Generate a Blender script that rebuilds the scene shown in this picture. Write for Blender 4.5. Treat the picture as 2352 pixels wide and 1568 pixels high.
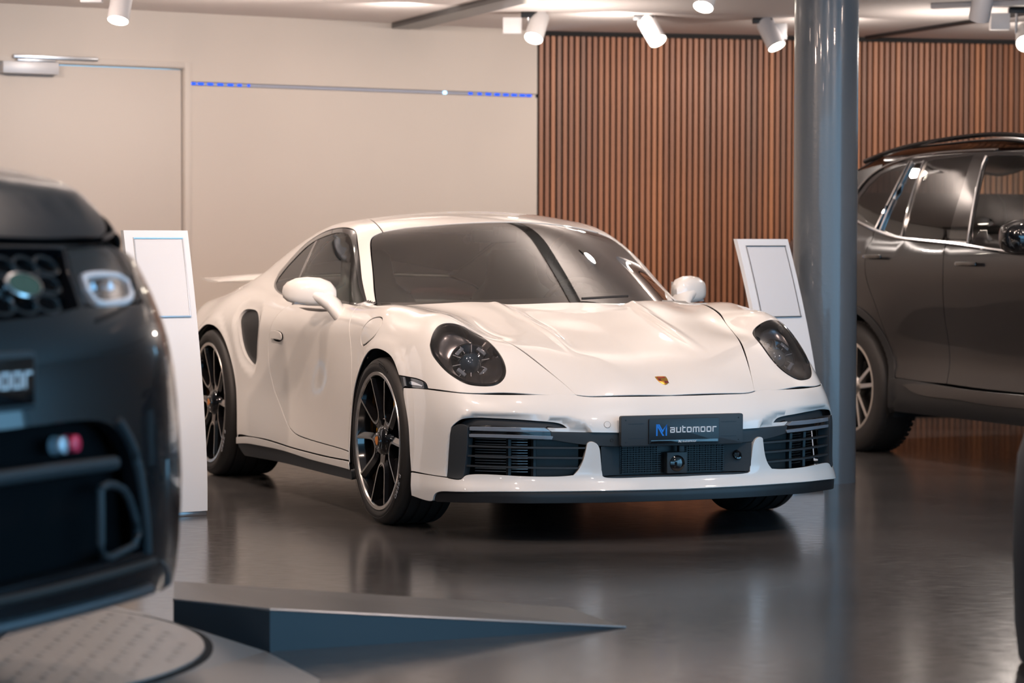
import bpy, bmesh, math, random
import numpy as np
from math import sin, cos, pi, radians
from mathutils import Vector, Matrix
from mathutils.geometry import delaunay_2d_cdt
random.seed(4)
D = bpy.data
SC = bpy.context.scene
COL = SC.collection
for o in list(D.objects): D.objects.remove(o)
# ------------------------------------------------------------------ camera
cam = D.cameras.new('camera'); camo = D.objects.new('camera', cam); COL.objects.link(camo)
cam.sensor_width = 36; cam.lens = 93.75; cam.clip_start = .1; cam.clip_end = 100
PITCH = .03838; ROLL = .0024; CH = 1.172; FPX = 6125.1
camo.matrix_world = Matrix.Translation((0, 0, CH)) @ Matrix.Rotation(pi/2-PITCH, 4, 'X') @ Matrix.Rotation(ROLL, 4, 'Z')
cam.dof.use_dof = True; cam.dof.focus_distance = 10.75; cam.dof.aperture_fstop = 3.0; cam.dof.aperture_blades = 9
SC.camera = camo
SC.view_settings.view_transform = 'Standard'; SC.view_settings.look = 'None'
SC.view_settings.gamma = 1; SC.view_settings.use_curve_mapping = False
SC.view_settings.exposure = EXPO = 0.1
SC.cycles.use_denoising = True
SC.cycles.max_bounces = 10; SC.cycles.glossy_bounces = 6; SC.cycles.transparent_max_bounces = 16; SC.cycles.diffuse_bounces = 4
SC.cycles.caustics_reflective = False; SC.cycles.caustics_refractive = False
# ------------------------------------------------------------------ world: cool daylight outside the glazed front
w = D.worlds.new('sky'); SC.world = w; w.use_nodes = True
nt = w.node_tree; bg = nt.nodes['Background']; bg.inputs[1].default_value = 3.2
bg.inputs[0].default_value = (.27, .64, 1.0, 1)
# ------------------------------------------------------------------ room lamps (warm ceiling spots outside the frame and above the cars; then added wall and ceiling fill)
def lamp(kind, loc, energy, col=(1, .78, .62), target=None, size=.1, spot=None, blend=.6, spread=None):
    l = D.lights.new('lamp', kind); l.energy = energy; l.color = col
    if kind == 'AREA':
        l.shape = 'DISK'; l.size = size
        if spread: l.spread = spread
    elif kind == 'SPOT':
        l.shadow_soft_size = size; l.spot_size = spot or radians(70); l.spot_blend = blend
    else: l.shadow_soft_size = size
    o = D.objects.new('lamp', l); COL.objects.link(o); o.location = loc
    if target is not None:
        o.rotation_euler = (Vector(target)-Vector(loc)).to_track_quat('-Z', 'Y').to_euler()
    return o
WARM = (1, .75, .61); NEUT = (1, .88, .80); LK = .105
for x, y, e, t in [(-2.2, 9.2, 105, (-.6, 12.5, .5)), (-.6, 8.6, 40, (.3, 11, .5)), (-.85, 10.0, 85, (-.9, 12.2, .5)), (1.3, 8.6, 60, (.8, 11, .6)), (2.8, 9.6, 55, (1.2, 12, .6)),
                   (-.1, 10.2, 34, (.2, 11.8, .6)), (.9, 10.6, 34, (.7, 11.6, .6)), (-1.6, 11.6, 60, (-.7, 13, .6)), (-2.6, 12.6, 85, (-1.4, 14.5, .6)),
                   (1.5, 11.4, 30, (.5, 12.6, .8)), (2.2, 12.6, 50, (2.2, 14.6, 1)), (-.6, 13.2, 50, (-.3, 14.2, .6)), (3.0, 11.6, 50, (2.6, 14, .6)),
                   (-2.6, 5.6, 45, (-1.8, 6.2, .8)), (-1.2, 4.2, 45, (-1.1, 5.6, .6)), (-.2, 6.0, 35, (-.9, 6.4, .4)), (1.8, 6.4, 40, (1.6, 8, 0)), (0, 7.4, 35, (.2, 9, 0)), (-3.6, 8, 40, (-2.8, 9.5, 0))]:
    lamp('AREA', (x, y, 2.40), e*LK, WARM, t, .11, spread=radians(110))
def spot(x, y, tx, ty, tz, e, sz=62): lamp('SPOT', (x, y, 2.3), e, NEUT, (tx, ty, tz), .05, radians(sz), .9)
for x, y, tx, ty, e in [(-3.0, 13.4, -3.4, 15.0, 7), (-1.7, 14.2, -2.2, 15.8, 7), (-.6, 15.0, -1.0, 16.6, 6), (.6, 15.6, .5, 17.2, 11), (1.9, 15.9, 1.8, 17.5, 11), (3.3, 16.2, 3.2, 17.8, 11)]:
    lamp('AREA', (x, y, 2.42), e, NEUT, (tx, ty, 1.7), .11, spread=radians(150))  # added wall washers, no fixture seen, brighten the back walls
for x, y in [(-2.4, 13.2), (-1.2, 14.2), (.3, 15.2), (2.6, 15.6), (-1.3, 11.6), (.6, 13.2), (1.9, 13.2), (-1.2, 9.8), (1.4, 9.5), (-.5, 7)]:
    o = lamp('AREA', (x, y, 2.0), (13 if (x, y) == (-1.2, 14.2) else 5.2), NEUT, (x, y, 3), .5, spread=radians(160))  # added unseen uplights that brighten the ceiling and its reflections
# ------------------------------------------------------------------ materials
def nmat(name):
    m = D.materials.new(name); m.use_nodes = True; return m, m.node_tree, m.node_tree.nodes['Principled BSDF']
def mat(name, col, rough=.5, metal=0, coat=0, coatr=.03, spec=.5, emis=None, es=0, bump=None, noise=None):
    m, t, b = nmat(name)
    b.inputs['Base Color'].default_value = (*col, 1); b.inputs['Roughness'].default_value = rough
    b.inputs['Metallic'].default_value = metal; b.inputs['Coat Weight'].default_value = coat; b.inputs['Coat Roughness'].default_value = coatr
    b.inputs['Specular IOR Level'].default_value = spec
    if emis: b.inputs['Emission Color'].default_value = (*emis, 1); b.inputs['Emission Strength'].default_value = es
    if noise or bump:
        tc = t.nodes.new('ShaderNodeTexCoord'); mp = t.nodes.new('ShaderNodeMapping'); t.links.new(tc.outputs['Object'], mp.inputs[0])
    if noise:   # (scale xyz, amount)
        sc, am = noise; mp.inputs['Scale'].default_value = sc
        n = t.nodes.new('ShaderNodeTexNoise'); n.inputs['Scale'].default_value = 1; n.inputs['Detail'].default_value = 5
        t.links.new(mp.outputs[0], n.inputs['Vector'])
        r = t.nodes.new('ShaderNodeMapRange'); r.inputs[1].default_value = .3; r.inputs[2].default_value = .7
        r.inputs[3].default_value = 1-am; r.inputs[4].default_value = 1+am; t.links.new(n.outputs[0], r.inputs[0])
        mx = t.nodes.new('ShaderNodeVectorMath'); mx.operation = 'SCALE'; mx.inputs[0].default_value = col
        t.links.new(r.outputs[0], mx.inputs['Scale']); t.links.new(mx.outputs[0], b.inputs['Base Color'])
    if bump:    # (scale, strength)
        n = t.nodes.new('ShaderNodeTexNoise'); n.inputs['Scale'].default_value = bump[0]; n.inputs['Detail'].default_value = 3
        t.links.new(tc.outputs['Object'], n.inputs['Vector'])
        bp = t.nodes.new('ShaderNodeBump'); bp.inputs['Strength'].default_value = bump[1]; bp.inputs['Distance'].default_value = .002
        t.links.new(n.outputs[0], bp.inputs['Height']); t.links.new(bp.outputs[0], b.inputs['Normal'])
    return m
def glassmat(name, tint, rough=0, ior=1.5, boost=1):
    m = D.materials.new(name); m.use_nodes = True; t = m.node_tree; t.nodes.clear()
    o = t.nodes.new('ShaderNodeOutputMaterial'); mx = t.nodes.new('ShaderNodeMixShader')
    tr = t.nodes.new('ShaderNodeBsdfTransparent'); gl = t.nodes.new('ShaderNodeBsdfGlossy'); fr = t.nodes.new('ShaderNodeFresnel')
    tr.inputs[0].default_value = (*tint, 1); gl.inputs['Roughness'].default_value = rough; fr.inputs[0].default_value = ior
    mm = t.nodes.new('ShaderNodeMath'); mm.operation = 'MULTIPLY'; mm.inputs[1].default_value = boost; mm.use_clamp = True
    t.links.new(fr.outputs[0], mm.inputs[0]); t.links.new(mm.outputs[0], mx.inputs[0]); t.links.new(tr.outputs[0], mx.inputs[1]); t.links.new(gl.outputs[0], mx.inputs[2])
    t.links.new(mx.outputs[0], o.inputs[0]); return m
M = dict(
 paint=mat('white_paint', (.80, .79, .765), .35, coat=1, coatr=.03),
 black=mat('satin_black', (.012, .013, .015), .45), plastic=mat('dark_grey_plastic', (.028, .033, .038), .5),
 deep=mat('dark_void', (.004, .004, .005), .9, spec=.1), gloss=mat('gloss_black', (.006, .006, .007), .1, coat=1),
 chrome=mat('chrome', (.75, .75, .76), .12, 1), steel=mat('brushed_metal', (.45, .45, .46), .35, 1), silver=mat('machined_silver', (.72, .70, .68), .25, 1),
 rubber=mat('tyre_rubber', (.022, .020, .019), .55, bump=(150, .3)), letter=mat('raised_rubber_lettering', (.30, .31, .33), .5),
 letterd=mat('dark_rubber_lettering', (.008, .008, .008), .5),
 yellow=mat('caliper_yellow', (.75, .36, .02), .35, coat=.5), gold=mat('gold', (.85, .52, .12), .3, 1), red=mat('enamel_red', (.35, .02, .02), .3, coat=1),
 disc=mat('brake_disc_metal', (.16, .16, .17), .4, .8), liner=mat('wheel_arch_liner', (.01, .011, .012), .8),
 glass=glassmat('windscreen_glass', (.88, .90, .87), boost=3.3), sglass=glassmat('side_glass', (.74, .84, .79), boost=1.0), pglass=glassmat('privacy_glass', (.05, .05, .06), boost=1.6),
 lens=glassmat('headlight_lens', (.85, .86, .90), ior=1.5, boost=2.2), bar=mat('smoked_light_bar', (.20, .235, .28), .08, coat=1),
 leather=mat('dark_leather', (.075, .07, .066), .45), inter=mat('interior_grey', (.09, .085, .08), .6), headl=mat('headliner', (.32, .30, .28), .8),
 suv=mat('dark_metallic_paint', (.009, .009, .011), .3, .0, coat=.7, spec=.3), rr=mat('black_paint', (.005, .006, .008), .25, coat=.8, spec=.3),
 stand=mat('satin_white_sheet', (.80, .83, .86), .35), standp=mat('white_panel', (.74, .76, .79), .25, coat=.3),
 ceil=mat('ceiling_plaster', (.80, .74, .71), .8, bump=(25, .15)), steelcol=mat('grey_column_paint', (.105, .12, .135), .28, .0, coat=.35, bump=(60, .35)),
 lampb=mat('spot_housing_grey', (.50, .49, .50), .4), lampw=mat('spot_housing_white', (.75, .73, .72), .4),
 lampe=mat('lit_spot_lens', (1, .9, .8), .5, emis=(1, .90, .74), es=30),
 blue=mat('blue_led', (.0, .02, .3), .6, emis=(.0, .10, 1), es=1.3), blued=mat('led_strip_cover', (.32, .33, .38), .5, emis=(.12, .2, .6), es=.03),
 bluew=mat('bright_led', (.3, .6, .9), .5, emis=(.25, .6, 1), es=6),
 logo=mat('logo_blue', (.01, .20, .72), .4, emis=None), white=mat('letter_white', (.85, .86, .88), .4),
 ramp=mat('dark_ramp_paint', (.035, .042, .050), .35), deck=mat('grey_deck_plate', (.33, .32, .31), .35, .2, bump=(40, .1)),
 felt=mat('black_felt', (.012, .011, .011), .95),
 alu=mat('aluminium', (.55, .56, .58), .3, .9), closer=mat('door_closer_silver', (.55, .54, .55), .4, .2),
)
def floor_mat():
    m, t, b = nmat('polished_dark_concrete')
    tc = t.nodes.new('ShaderNodeTexCoord')
    n1 = t.nodes.new('ShaderNodeTexNoise'); n1.inputs['Scale'].default_value = .8; n1.inputs['Detail'].default_value = 7; n1.inputs['Roughness'].default_value = .65
    n2 = t.nodes.new('ShaderNodeTexNoise'); n2.inputs['Scale'].default_value = 14; n2.inputs['Detail'].default_value = 4
    mp = t.nodes.new('ShaderNodeMapping'); mp.inputs['Scale'].default_value = (1, 2.5, 1); mp.inputs['Rotation'].default_value = (0, 0, .4)
    t.links.new(tc.outputs['Object'], mp.inputs[0]); t.links.new(mp.outputs[0], n1.inputs['Vector']); t.links.new(mp.outputs[0], n2.inputs['Vector'])
    cr = t.nodes.new('ShaderNodeValToRGB'); e = cr.color_ramp.elements; e[0].position = .3; e[0].color = (.044, .043, .043, 1); e[1].position = .72; e[1].color = (.096, .091, .088, 1)
    t.links.new(n1.outputs[0], cr.inputs[0]); t.links.new(cr.outputs[0], b.inputs['Base Color'])
    r = t.nodes.new('ShaderNodeMapRange'); r.inputs[3].default_value = .10; r.inputs[4].default_value = .26
    t.links.new(n2.outputs[0], r.inputs[0]); t.links.new(r.outputs[0], b.inputs['Roughness'])
    n3 = t.nodes.new('ShaderNodeTexNoise'); n3.inputs['Scale'].default_value = 90; t.links.new(tc.outputs['Object'], n3.inputs['Vector'])
    bp = t.nodes.new('ShaderNodeBump'); bp.inputs['Strength'].default_value = .04; bp.inputs['Distance'].default_value = .002
    t.links.new(n3.outputs[0], bp.inputs['Height']); t.links.new(bp.outputs[0], b.inputs['Normal'])
    b.inputs['Specular IOR Level'].default_value = .6
    return m
M['floor'] = floor_mat()
M['trunk'] = mat('trunking_grey', (.05, .05, .05), .3)
M['bowl'] = mat('reflector_dark', (.20, .185, .18), .22, .8)
M['plateg'] = mat('plate_black', (.010, .011, .014), .35)
M['mesh'] = mat('grille_black', (.006, .006, .007), .3)
M['wall'] = mat('beige_wall_paint', (.56, .49, .43), .75, noise=((.6, .6, .6), .03), bump=(30, .1))
M['doorp'] = mat('beige_door_paint', (.54, .475, .42), .55)
def wood_mat(k):
    c = [(.30, .125, .062), (.25, .105, .055), (.36, .15, .07), (.21, .10, .06)][k]
    return mat('walnut_slat_%s' % 'abcd'[k], c, .5, noise=((9, 9, .8), .28))
WOOD = [wood_mat(k) for k in range(4)]
# ------------------------------------------------------------------ mesh helpers
class MB:
    def __init__(s): s.v = []; s.f = []
    def add(s, vs, fs, T=None):
        n = len(s.v)
        if T is not None: vs = [tuple(T @ Vector(q)) for q in vs]
        s.v += [tuple(q) for q in vs]; s.f += [tuple(i+n for i in q) for q in fs]; return s
    def box(s, a, b, T=None):
        x0, y0, z0 = a; x1, y1, z1 = b
        return s.add([(x0,y0,z0),(x1,y0,z0),(x1,y1,z0),(x0,y1,z0),(x0,y0,z1),(x1,y0,z1),(x1,y1,z1),(x0,y1,z1)],
                     [(0,3,2,1),(4,5,6,7),(0,1,5,4),(1,2,6,5),(2,3,7,6),(3,0,4,7)], T)
    def prism(s, poly, z0, z1, T=None):
        n = len(poly)
        return s.add([(x, y, z0) for x, y in poly]+[(x, y, z1) for x, y in poly],
                     [tuple(range(n))[::-1], tuple(range(n, 2*n))]+[(i, (i+1) % n, n+(i+1) % n, n+i) for i in range(n)], T)
    def loft(s, rings, closed=True, caps=True, T=None):
        n = len(rings[0]); fs = []
        for k in range(len(rings)-1):
            for i in range(n if closed else n-1):
                j = (i+1) % n; fs.append((k*n+i, k*n+j, (k+1)*n+j, (k+1)*n+i))
        if caps and closed: fs += [tuple(range(n))[::-1], tuple((len(rings)-1)*n+i for i in range(n))]
        return s.add([q for r in rings for q in r], fs, T)
    def lathe(s, prof, n=48, T=None, loop=False, a0=0, a1=2*pi):   # prof (r, w): axis +w = local z
        full = abs(a1-a0-2*pi) < 1e-6; m = n if full else n+1
        rings = [[(r*cos(a0+(a1-a0)*k/n), r*sin(a0+(a1-a0)*k/n), w) for r, w in prof] for k in range(m)]
        if full: rings.append(rings[0])
        return s.loft(rings, loop, False, T)
    def tube(s, pts, r, n=8, T=None, caps=True):
        pts = [Vector(q) for q in pts]; rings = []
        for i, q in enumerate(pts):
            d = (pts[min(i+1, len(pts)-1)]-pts[max(i-1, 0)]).normalized()
            u = d.cross(Vector((0, 0, 1)) if abs(d.z) < .9 else Vector((1, 0, 0))).normalized(); v = d.cross(u)
            rr = r[i] if isinstance(r, (list, tuple)) else r
            rings.append([tuple(q+rr*(cos(2*pi*k/n)*u+sin(2*pi*k/n)*v)) for k in range(n)])
        return s.loft(rings, True, caps, T)
    def build(s, name, m, parent=None, smooth=False, bevel=0, seg=2, kind=None):
        me = D.meshes.new(name); me.from_pydata(s.v, [], s.f); me.update()
        bm = bmesh.new(); bm.from_mesh(me); bmesh.ops.remove_doubles(bm, verts=bm.verts, dist=1e-6)
        bmesh.ops.recalc_face_normals(bm, faces=bm.faces)
        if bevel: bmesh.ops.bevel(bm, geom=[e for e in bm.edges if len(e.link_faces) == 2 and e.calc_face_angle(0) > .6], offset=bevel, segments=seg, profile=.5, affect='EDGES', clamp_overlap=True)
        bm.to_mesh(me); bm.free()
        if smooth or bevel:
            me.polygons.foreach_set('use_smooth', [True]*len(me.polygons)); me.set_sharp_from_angle(angle=radians(38))
        me.materials.append(m); o = D.objects.new(name, me); COL.objects.link(o)
        if parent: o.parent = parent
        if kind: o['kind'] = kind
        return o
def thing(name, label, cat, loc=(0, 0, 0), rz=0, group=None):
    o = D.objects.new(name, None); COL.objects.link(o); o.location = loc; o.rotation_euler = (0, 0, rz); o.empty_display_size = .1
    o['label'] = label; o['category'] = cat
    if group: o['group'] = group
    return o
def tag(o, label, cat, group=None):
    o['label'] = label; o['category'] = cat
    if group: o['group'] = group
    return o
def struct(o): o['kind'] = 'structure'; return o
def copy_tree(o, parent=None):
    c = o.copy(); COL.objects.link(c); c.parent = parent
    for ch in [q for q in D.objects if q.parent == o and q != c]: copy_tree(ch, c)
    return c
def rring(w, h, r, n=4):   # rounded rectangle outline
    out = []
    for cx, cy, a in ((w/2-r, h/2-r, 0), (-w/2+r, h/2-r, pi/2), (-w/2+r, -h/2+r, pi), (w/2-r, -h/2+r, 3*pi/2)):
        out += [(cx+r*cos(a+pi/2*k/n), cy+r*sin(a+pi/2*k/n)) for k in range(n+1)]
    return out
# ------------------------------------------------------------------ setting
CZ = 2.5
def onz(px, py, z):
    "world point at height z seen at photo pixel (px, py)"
    u, v = px-1176, py-784
    u, v = u*cos(ROLL)+v*sin(ROLL), -u*sin(ROLL)+v*cos(ROLL)
    d = Vector((u/FPX, cos(PITCH)-v/FPX*sin(PITCH), -sin(PITCH)-v/FPX*cos(PITCH)))
    t = (z-CH)/d.z; return Vector((0, 0, CH))+d*t
CORN = Vector((.14, 17.06)); DL = Vector((-.8499, -.527)).normalized(); DR = Vector((.978, .208)).normalized()
def wallt(px, C, d):
    k = (px-1176)/FPX; return (k*C.y-C.x)/(d.x-k*d.y)
def frame2(C, d):   # local x along the wall, local y into the room side (towards camera), z up
    nrm = Vector((d.y, -d.x)) if (Vector((d.y, -d.x)) @ Vector((0, -1))) > 0 else Vector((-d.y, d.x))
    return Matrix(((d.x, nrm.x, 0, C.x), (d.y, nrm.y, 0, C.y), (0, 0, 1, 0), (0, 0, 0, 1)))
def place(o, m): o.matrix_world = m; return o
struct(MB().prism([(-7.6, -3), (5.6, -3), (5.6, 18.4), (4.9, 18.3), (.1, 17.2), (-7.6, 12.4)], -.1, 0).build('floor', M['floor']))
struct(MB().prism([(-7.6, -3), (5.6, -3), (5.6, 18.4), (4.9, 18.3), (.1, 17.2), (-7.6, 12.4)], CZ, CZ+.15).build('ceiling', M['ceil']))
TL = frame2(CORN, DL); TRm = frame2(Vector((.16, 17.10)), DR)
t0, t1 = wallt(425, CORN, DL), wallt(439, CORN, DL); ZD = 2.175; ZS = 2.085
# wall with a door opening and a slim groove for the LED line
wl = MB().box((-.02, -.2, 0), (t0, 0, ZS-.012)).box((-.02, -.2, ZS+.012), (t0, 0, CZ)).box((-.02, -.2, ZS-.012), (t0, -.02, ZS+.012))
wl.box((t0, -.2, ZD), (t0+1.45, 0, CZ)).box((t0+1.45, -.2, 0), (9.1, 0, CZ))
struct(place(wl.build('wall_back', M['wall']), TL))
struct(place(MB().box((0, -.2, 0), (5.1, -.045, CZ)).build('wall_right_back', M['felt']), TRm))
struct(MB().box((-7.8, -3, 0), (-7.6, 12.5, CZ)).build('wall_left', mat('dark_wall_paint', (.07, .065, .062), .8)))
struct(MB().box((5.6, 9.4, 0), (5.8, 18.5, CZ)).build('wall_right', M['wall']))
struct(MB().box((-7.6, -3.1, 0), (5.6, -3, .35)).build('wall_front', M['wall']))
for k in range(7):
    x = -7.6+k*13.2/6; struct(MB().box((x-.04, -3.08, .35), (x+.04, -3, CZ)).build('trim_%d' % (k+1), M['plastic']))
for k in range(6):
    y = -3+k*12.4/5; struct(MB().box((5.6, y-.04, 0), (5.68, y+.04, CZ)).build('trim_%d' % (k+9), M['plastic']))
# door
dr = place(MB().box((t0+.012, -.07, .01), (t0+1.40, -.022, ZD-.012)).build('door_1', M['doorp'], bevel=.003), TL); struct(dr)
fr = MB()
for a, b in (((t0-.0, -.1, 0), (t0+.006, -.0, ZD)), ((t0+1.405, -.1, 0), (t0+1.45, 0, ZD)), ((t0, -.1, ZD-.006), (t0+1.45, 0, ZD))): fr.box(a, b)
for a, b in (((t1-.0, 0, 0), (t0+.002, .008, ZD+.035)), ((t0, 0, ZD), (t0+1.5, .008, ZD+.035)), ((t0+1.45, 0, 0), (t0+1.5, .008, ZD))): fr.box(a, b)
struct(place(fr.build('trim_8', M['doorp'], bevel=.002), TL))
# door closer
ta, tb = wallt(131, CORN, DL), wallt(3, CORN, DL)
dc = thing('door_closer', 'silver box door closer with sliding rail above the beige door', 'door closer'); dc.matrix_world = TL
MB().box((ta, -.022, 2.105), (tb, .045, 2.175)).build('closer_body', M['closer'], dc, bevel=.005)
tc_, td_ = wallt(223, CORN, DL), wallt(30, CORN, DL)
MB().box((tc_, .008, 2.192), (td_, .03, 2.214)).build('slide_rail', M['alu'], dc, bevel=.003)
MB().box((td_-.25, .02, 2.176), (td_-.02, .035, 2.190)).build('arm', M['alu'], dc, bevel=.002)
# blue LED line in the wall
tl0, tl1 = wallt(1219, CORN, DL), t1-.012
led = thing('led_strip', 'thin blue LED light line set in the beige wall', 'light strip'); led.matrix_world = TL
MB().box((tl0, -.018, ZS-.008), (tl1, -.004, ZS+.008)).build('strip_cover', M['blued'], led)
px = [444, 462, 484, 507, 530, 551, 572] + [1080, 1101, 1121, 1141, 1161, 1180, 1199, 1214]
for q in px:
    t = wallt(q, CORN, DL); wdt = .014 if q in (551, 1080, 1101) else .019 if q != 572 else .008
    MB().box((t-wdt, -.010, ZS-.007), (t+wdt, .0, ZS+.007)).build('led', M['blue'], led)
t = wallt(1021, CORN, DL); MB().box((t-.010, -.008, ZS-.008), (t+.010, .002, ZS+.008)).build('led', M['bluew'], led)
# slatted wall: every batten its own part
sw = thing('slat_wall', 'dark walnut vertical slat cladding on the rear wall', 'wall panel'); sw.matrix_world = TRm
MB().box((0, -.045, 0), (5.0, -.030, CZ-.012)).build('backing', M['felt'], sw)
MB().box((0, -.03, CZ-.03), (5.0, .012, CZ-.002)).build('top_strip', M['felt'], sw)
PIT = .0395
base = [MB().box((0, -.030, .01), (.0250, 0, CZ-.03)).build('slat', WOOD[k], sw, bevel=.0015, seg=1) for k in range(4)]
for k in range(122):
    o = base[k] if k < 4 else base[random.choice([0, 0, 1, 1, 2, 3])].copy()
    if k >= 4: COL.objects.link(o); o.parent = sw
    o.location = (.012+k*PIT, 0, 0)
# grey trunking and thin tracks on the ceiling
def ceil_bar(name, a, b, wd, h, m, label, cat):
    a = Vector(a); b = Vector(b); d = (b-a); L = d.length; an = math.atan2(d.y, d.x)
    o = MB().box((0, -wd/2, -h), (L, wd/2, 0)).build(name, m, bevel=.004); o.location = (a.x, a.y, CZ-.0005); o.rotation_euler = (0, 0, an); return tag(o, label, cat)
d = Vector((.41, -.912))
d = Vector((.335, -.942)); A = Vector((-.66, 16.5)); ceil_bar('ceiling_trunking', A, A+d*8, .18, .035, M['trunk'], 'grey flat trunking crossing the ceiling above the beige wall', 'trunking')
A = Vector((2.31, 17.45)); ceil_bar('light_track', A, A+Vector((.33, -.944))*7, .035, .022, M['black'], 'thin black lighting track on the ceiling right of the column', 'track')
A = onz(2140, 8, CZ); ceil_bar('light_track', A.xy, A.xy+Vector((.9, -.43))*.9, .05, .03, M['lampb'], 'short grey lighting track at the top edge right of the column', 'track')
# spotlights: housing, lens, yoke, adaptor box
def spotlight(px, py, Z, ax, L, label, on=True, e=45, box=1, tgt=None, dark=False):
    """px,py of the lens centre in the photo, Z distance, ax = pointing direction"""
    v = Vector(((px-1176)/FPX*Z, Z, 0)); s = FPX/Z
    z = CH+Z*math.tan(math.atan((784-py)/FPX)-PITCH)
    c = Vector((v.x, Z, z)); ax = Vector(ax).normalized()
    o = thing('spotlight', label, 'spotlight', c, 0, 'ceiling spotlights'); o.location = c
    q = ax.to_track_quat('Z', 'Y').to_matrix().to_4x4()
    r = .056; hm = M['lampb'] if dark else M['lampw']
    MB().lathe([(.001, -L), (r*.92, -L), (r, -L+.01), (r, .004), (r*.93, .004), (r*.90, -.012)], 32, q).build('housing', hm, o, smooth=True)
    MB().lathe([(.0005, -.006), (r*.90, -.006)], 32, q).build('lens', M['lampe'] if on else M['black'], o)
    back = -ax*(L*.62); top = CZ-z
    MB().tube([back, (back.x-.055, back.y, back.z+.01), (back.x-.055, back.y, top-.03)], .008, 8).build('yoke', M['alu'], o, smooth=True)
    MB().box((back.x-.10, back.y-.022, top-.035), (back.x+.02, back.y+.022, top-.003)).build('adaptor', M['black'], o, bevel=.003)
    if box: MB().box((back.x-.05+box*.10-.055, back.y-.03, top-.13), (back.x-.05+box*.10+.055, back.y+.03, top-.035)).build('driver_box', hm, o, bevel=.004)
    if on and e: lamp('SPOT', c+ax*.03, e, NEUT, tgt or tuple(c+ax), .045, radians(75), .8)
    return o
spotlight(273, 48, 13.6, (-.10, -.42, -1), .17, 'grey tube spotlight lit above the beige door', box=-1, e=40, dark=True)
spotlight(1224, 87, 15.6, (-.25, -.55, -.85), .17, 'white lit spotlight at the left end of the slat wall', box=-1)
spotlight(1508, 93, 15.8, (.42, -.50, -.80), .17, 'white lit spotlight second from the left over the slat wall', box=0)
spotlight(1780, 105, 16.0, (.38, -.35, -.85), .18, 'grey lit spotlight just left of the column', box=1, dark=True)
spotlight(1612, 14, 14.0, (-.25, -.5, -.9), .17, 'lit spotlight cut by the top edge left of the column', box=0)
spotlight(2243, 40, 14.2, (-.1, .5, -1), .16, 'grey unlit looking spotlight pointing away, right of the column', on=False, box=0, dark=True)
spotlight(2350, 97, 15.2, (-.15, -.75, -.5), .16, 'lit spotlight cut by the right edge of the photo', box=-1)
# extra lit spots farther forward on the ceiling (above the frame), so the paint mirrors them
# round grey column
col = MB().lathe([(.1545, 0), (.1545, CZ)], 96).build('column', M['steelcol'], smooth=True); col.location = (1.515, 12.92, 0)
tag(col, 'tall round grey steel column right of the white sports car', 'column')
# information stands: bent white sheet with a framed panel
def stand(name, label, X, Y, az, W=.335, H=1.21, lean=.20):
    o = thing(name, label, 'display stand', (X, Y, 0), az, None)   # local x width, local -y faces the viewer
    def prof(z): k = max(0, (z-.12)/(H-.12)); return lean*(k**1.55)
    n = 24; ring = []
    zs = [.02+(H-.02)*k/n for k in range(n+1)]
    fr = [(prof(z)-.010, z) for z in zs]; bk = [(prof(z)+.016, z) for z in zs][::-1]
    poly = fr+bk
    MB().loft([[(x, y, z) for y, z in poly] for x in (-W/2, W/2)]).build('sheet', M['stand'], o, smooth=True)
    ry = .735
    zz = [H-.36+.325*k/8 for k in range(9)]
    f2 = [(prof(z)-.013, z) for z in zz]+[(prof(z)-.007, z) for z in zz][::-1]
    MB().loft([[(x, y, z) for y, z in f2] for x in (-W/2+.045, W/2-.035)]).build('panel', M['standp'], o, smooth=True)
    fr_ = MB()
    for a, b in ((-W/2+.040, -W/2+.045), (W/2-.035, W/2-.030)): fr_.loft([[(x, y-.002, z) for y, z in f2] for x in (a, b)])
    for z in (H-.365, H-.035):
        y = prof(z); fr_.box((-W/2+.04, y-.017, z), (W/2-.03, y-.006, z+.005))
    fr_.build('panel_frame', M['alu'], o)
    MB().box((-W/2+.12, -.004, 0), (W/2, .16, .021)).build('foot', M['alu'], o, bevel=.002)
    return o
stand('display_stand', 'white leaning information stand left of the white sports car, behind the black car', -1.418, 11.18, .62, W=.305, H=1.205, lean=.17)
stand('display_stand', 'white leaning information stand in front of the grey column', 1.330, 12.36, .62, W=.315, H=1.175, lean=.27)
# turntable platform with ramps
pl = thing('turntable_platform', 'low dark turntable platform with pointed ramps and a round plate, lower left', 'platform')
h = .13
def P(px, py, z): q = onz(px, py, z); return (q.x, q.y, z)
tip = P(1437, 1440, .002); lo = P(620, 1496, 0)
top_l = P(398, 1378, h); bk_l = P(400, 1334, h); bk_r = P(1305, 1394, .022)
up = Vector((lo[0], lo[1], h*.93))
MB().add([tip, (tip[0], tip[1], 0), lo, (lo[0], lo[1], .118), top_l, (top_l[0], top_l[1], 0), bk_l, (bk_l[0], bk_l[1], 0), bk_r, (bk_r[0], bk_r[1], 0)],
   [(0, 3, 2, 1), (3, 4, 5, 2), (0, 8, 6, 3), (3, 6, 4), (4, 6, 7, 5), (6, 8, 9, 7), (8, 0, 1, 9), (1, 2, 5, 7, 9)]).build('ramp', M['ramp'], pl)
e1 = P(398, 1376, h+.002); e2 = (lo[0], lo[1], .12)
MB().tube([e1, e2, tip], .004, 6).build('edge_trim', M['alu'], pl)
dc_ = Vector((-1.76, 6.62)); R = 1.0
a1 = P(335, 1404, h); l2 = P(735, 1562, 0); l3 = P(1100, 1640, 0)
ring = [(a1[0], a1[1], h-.004), (lo[0]-.01, lo[1]-.01, .002), (l2[0], l2[1], .002)]
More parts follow.
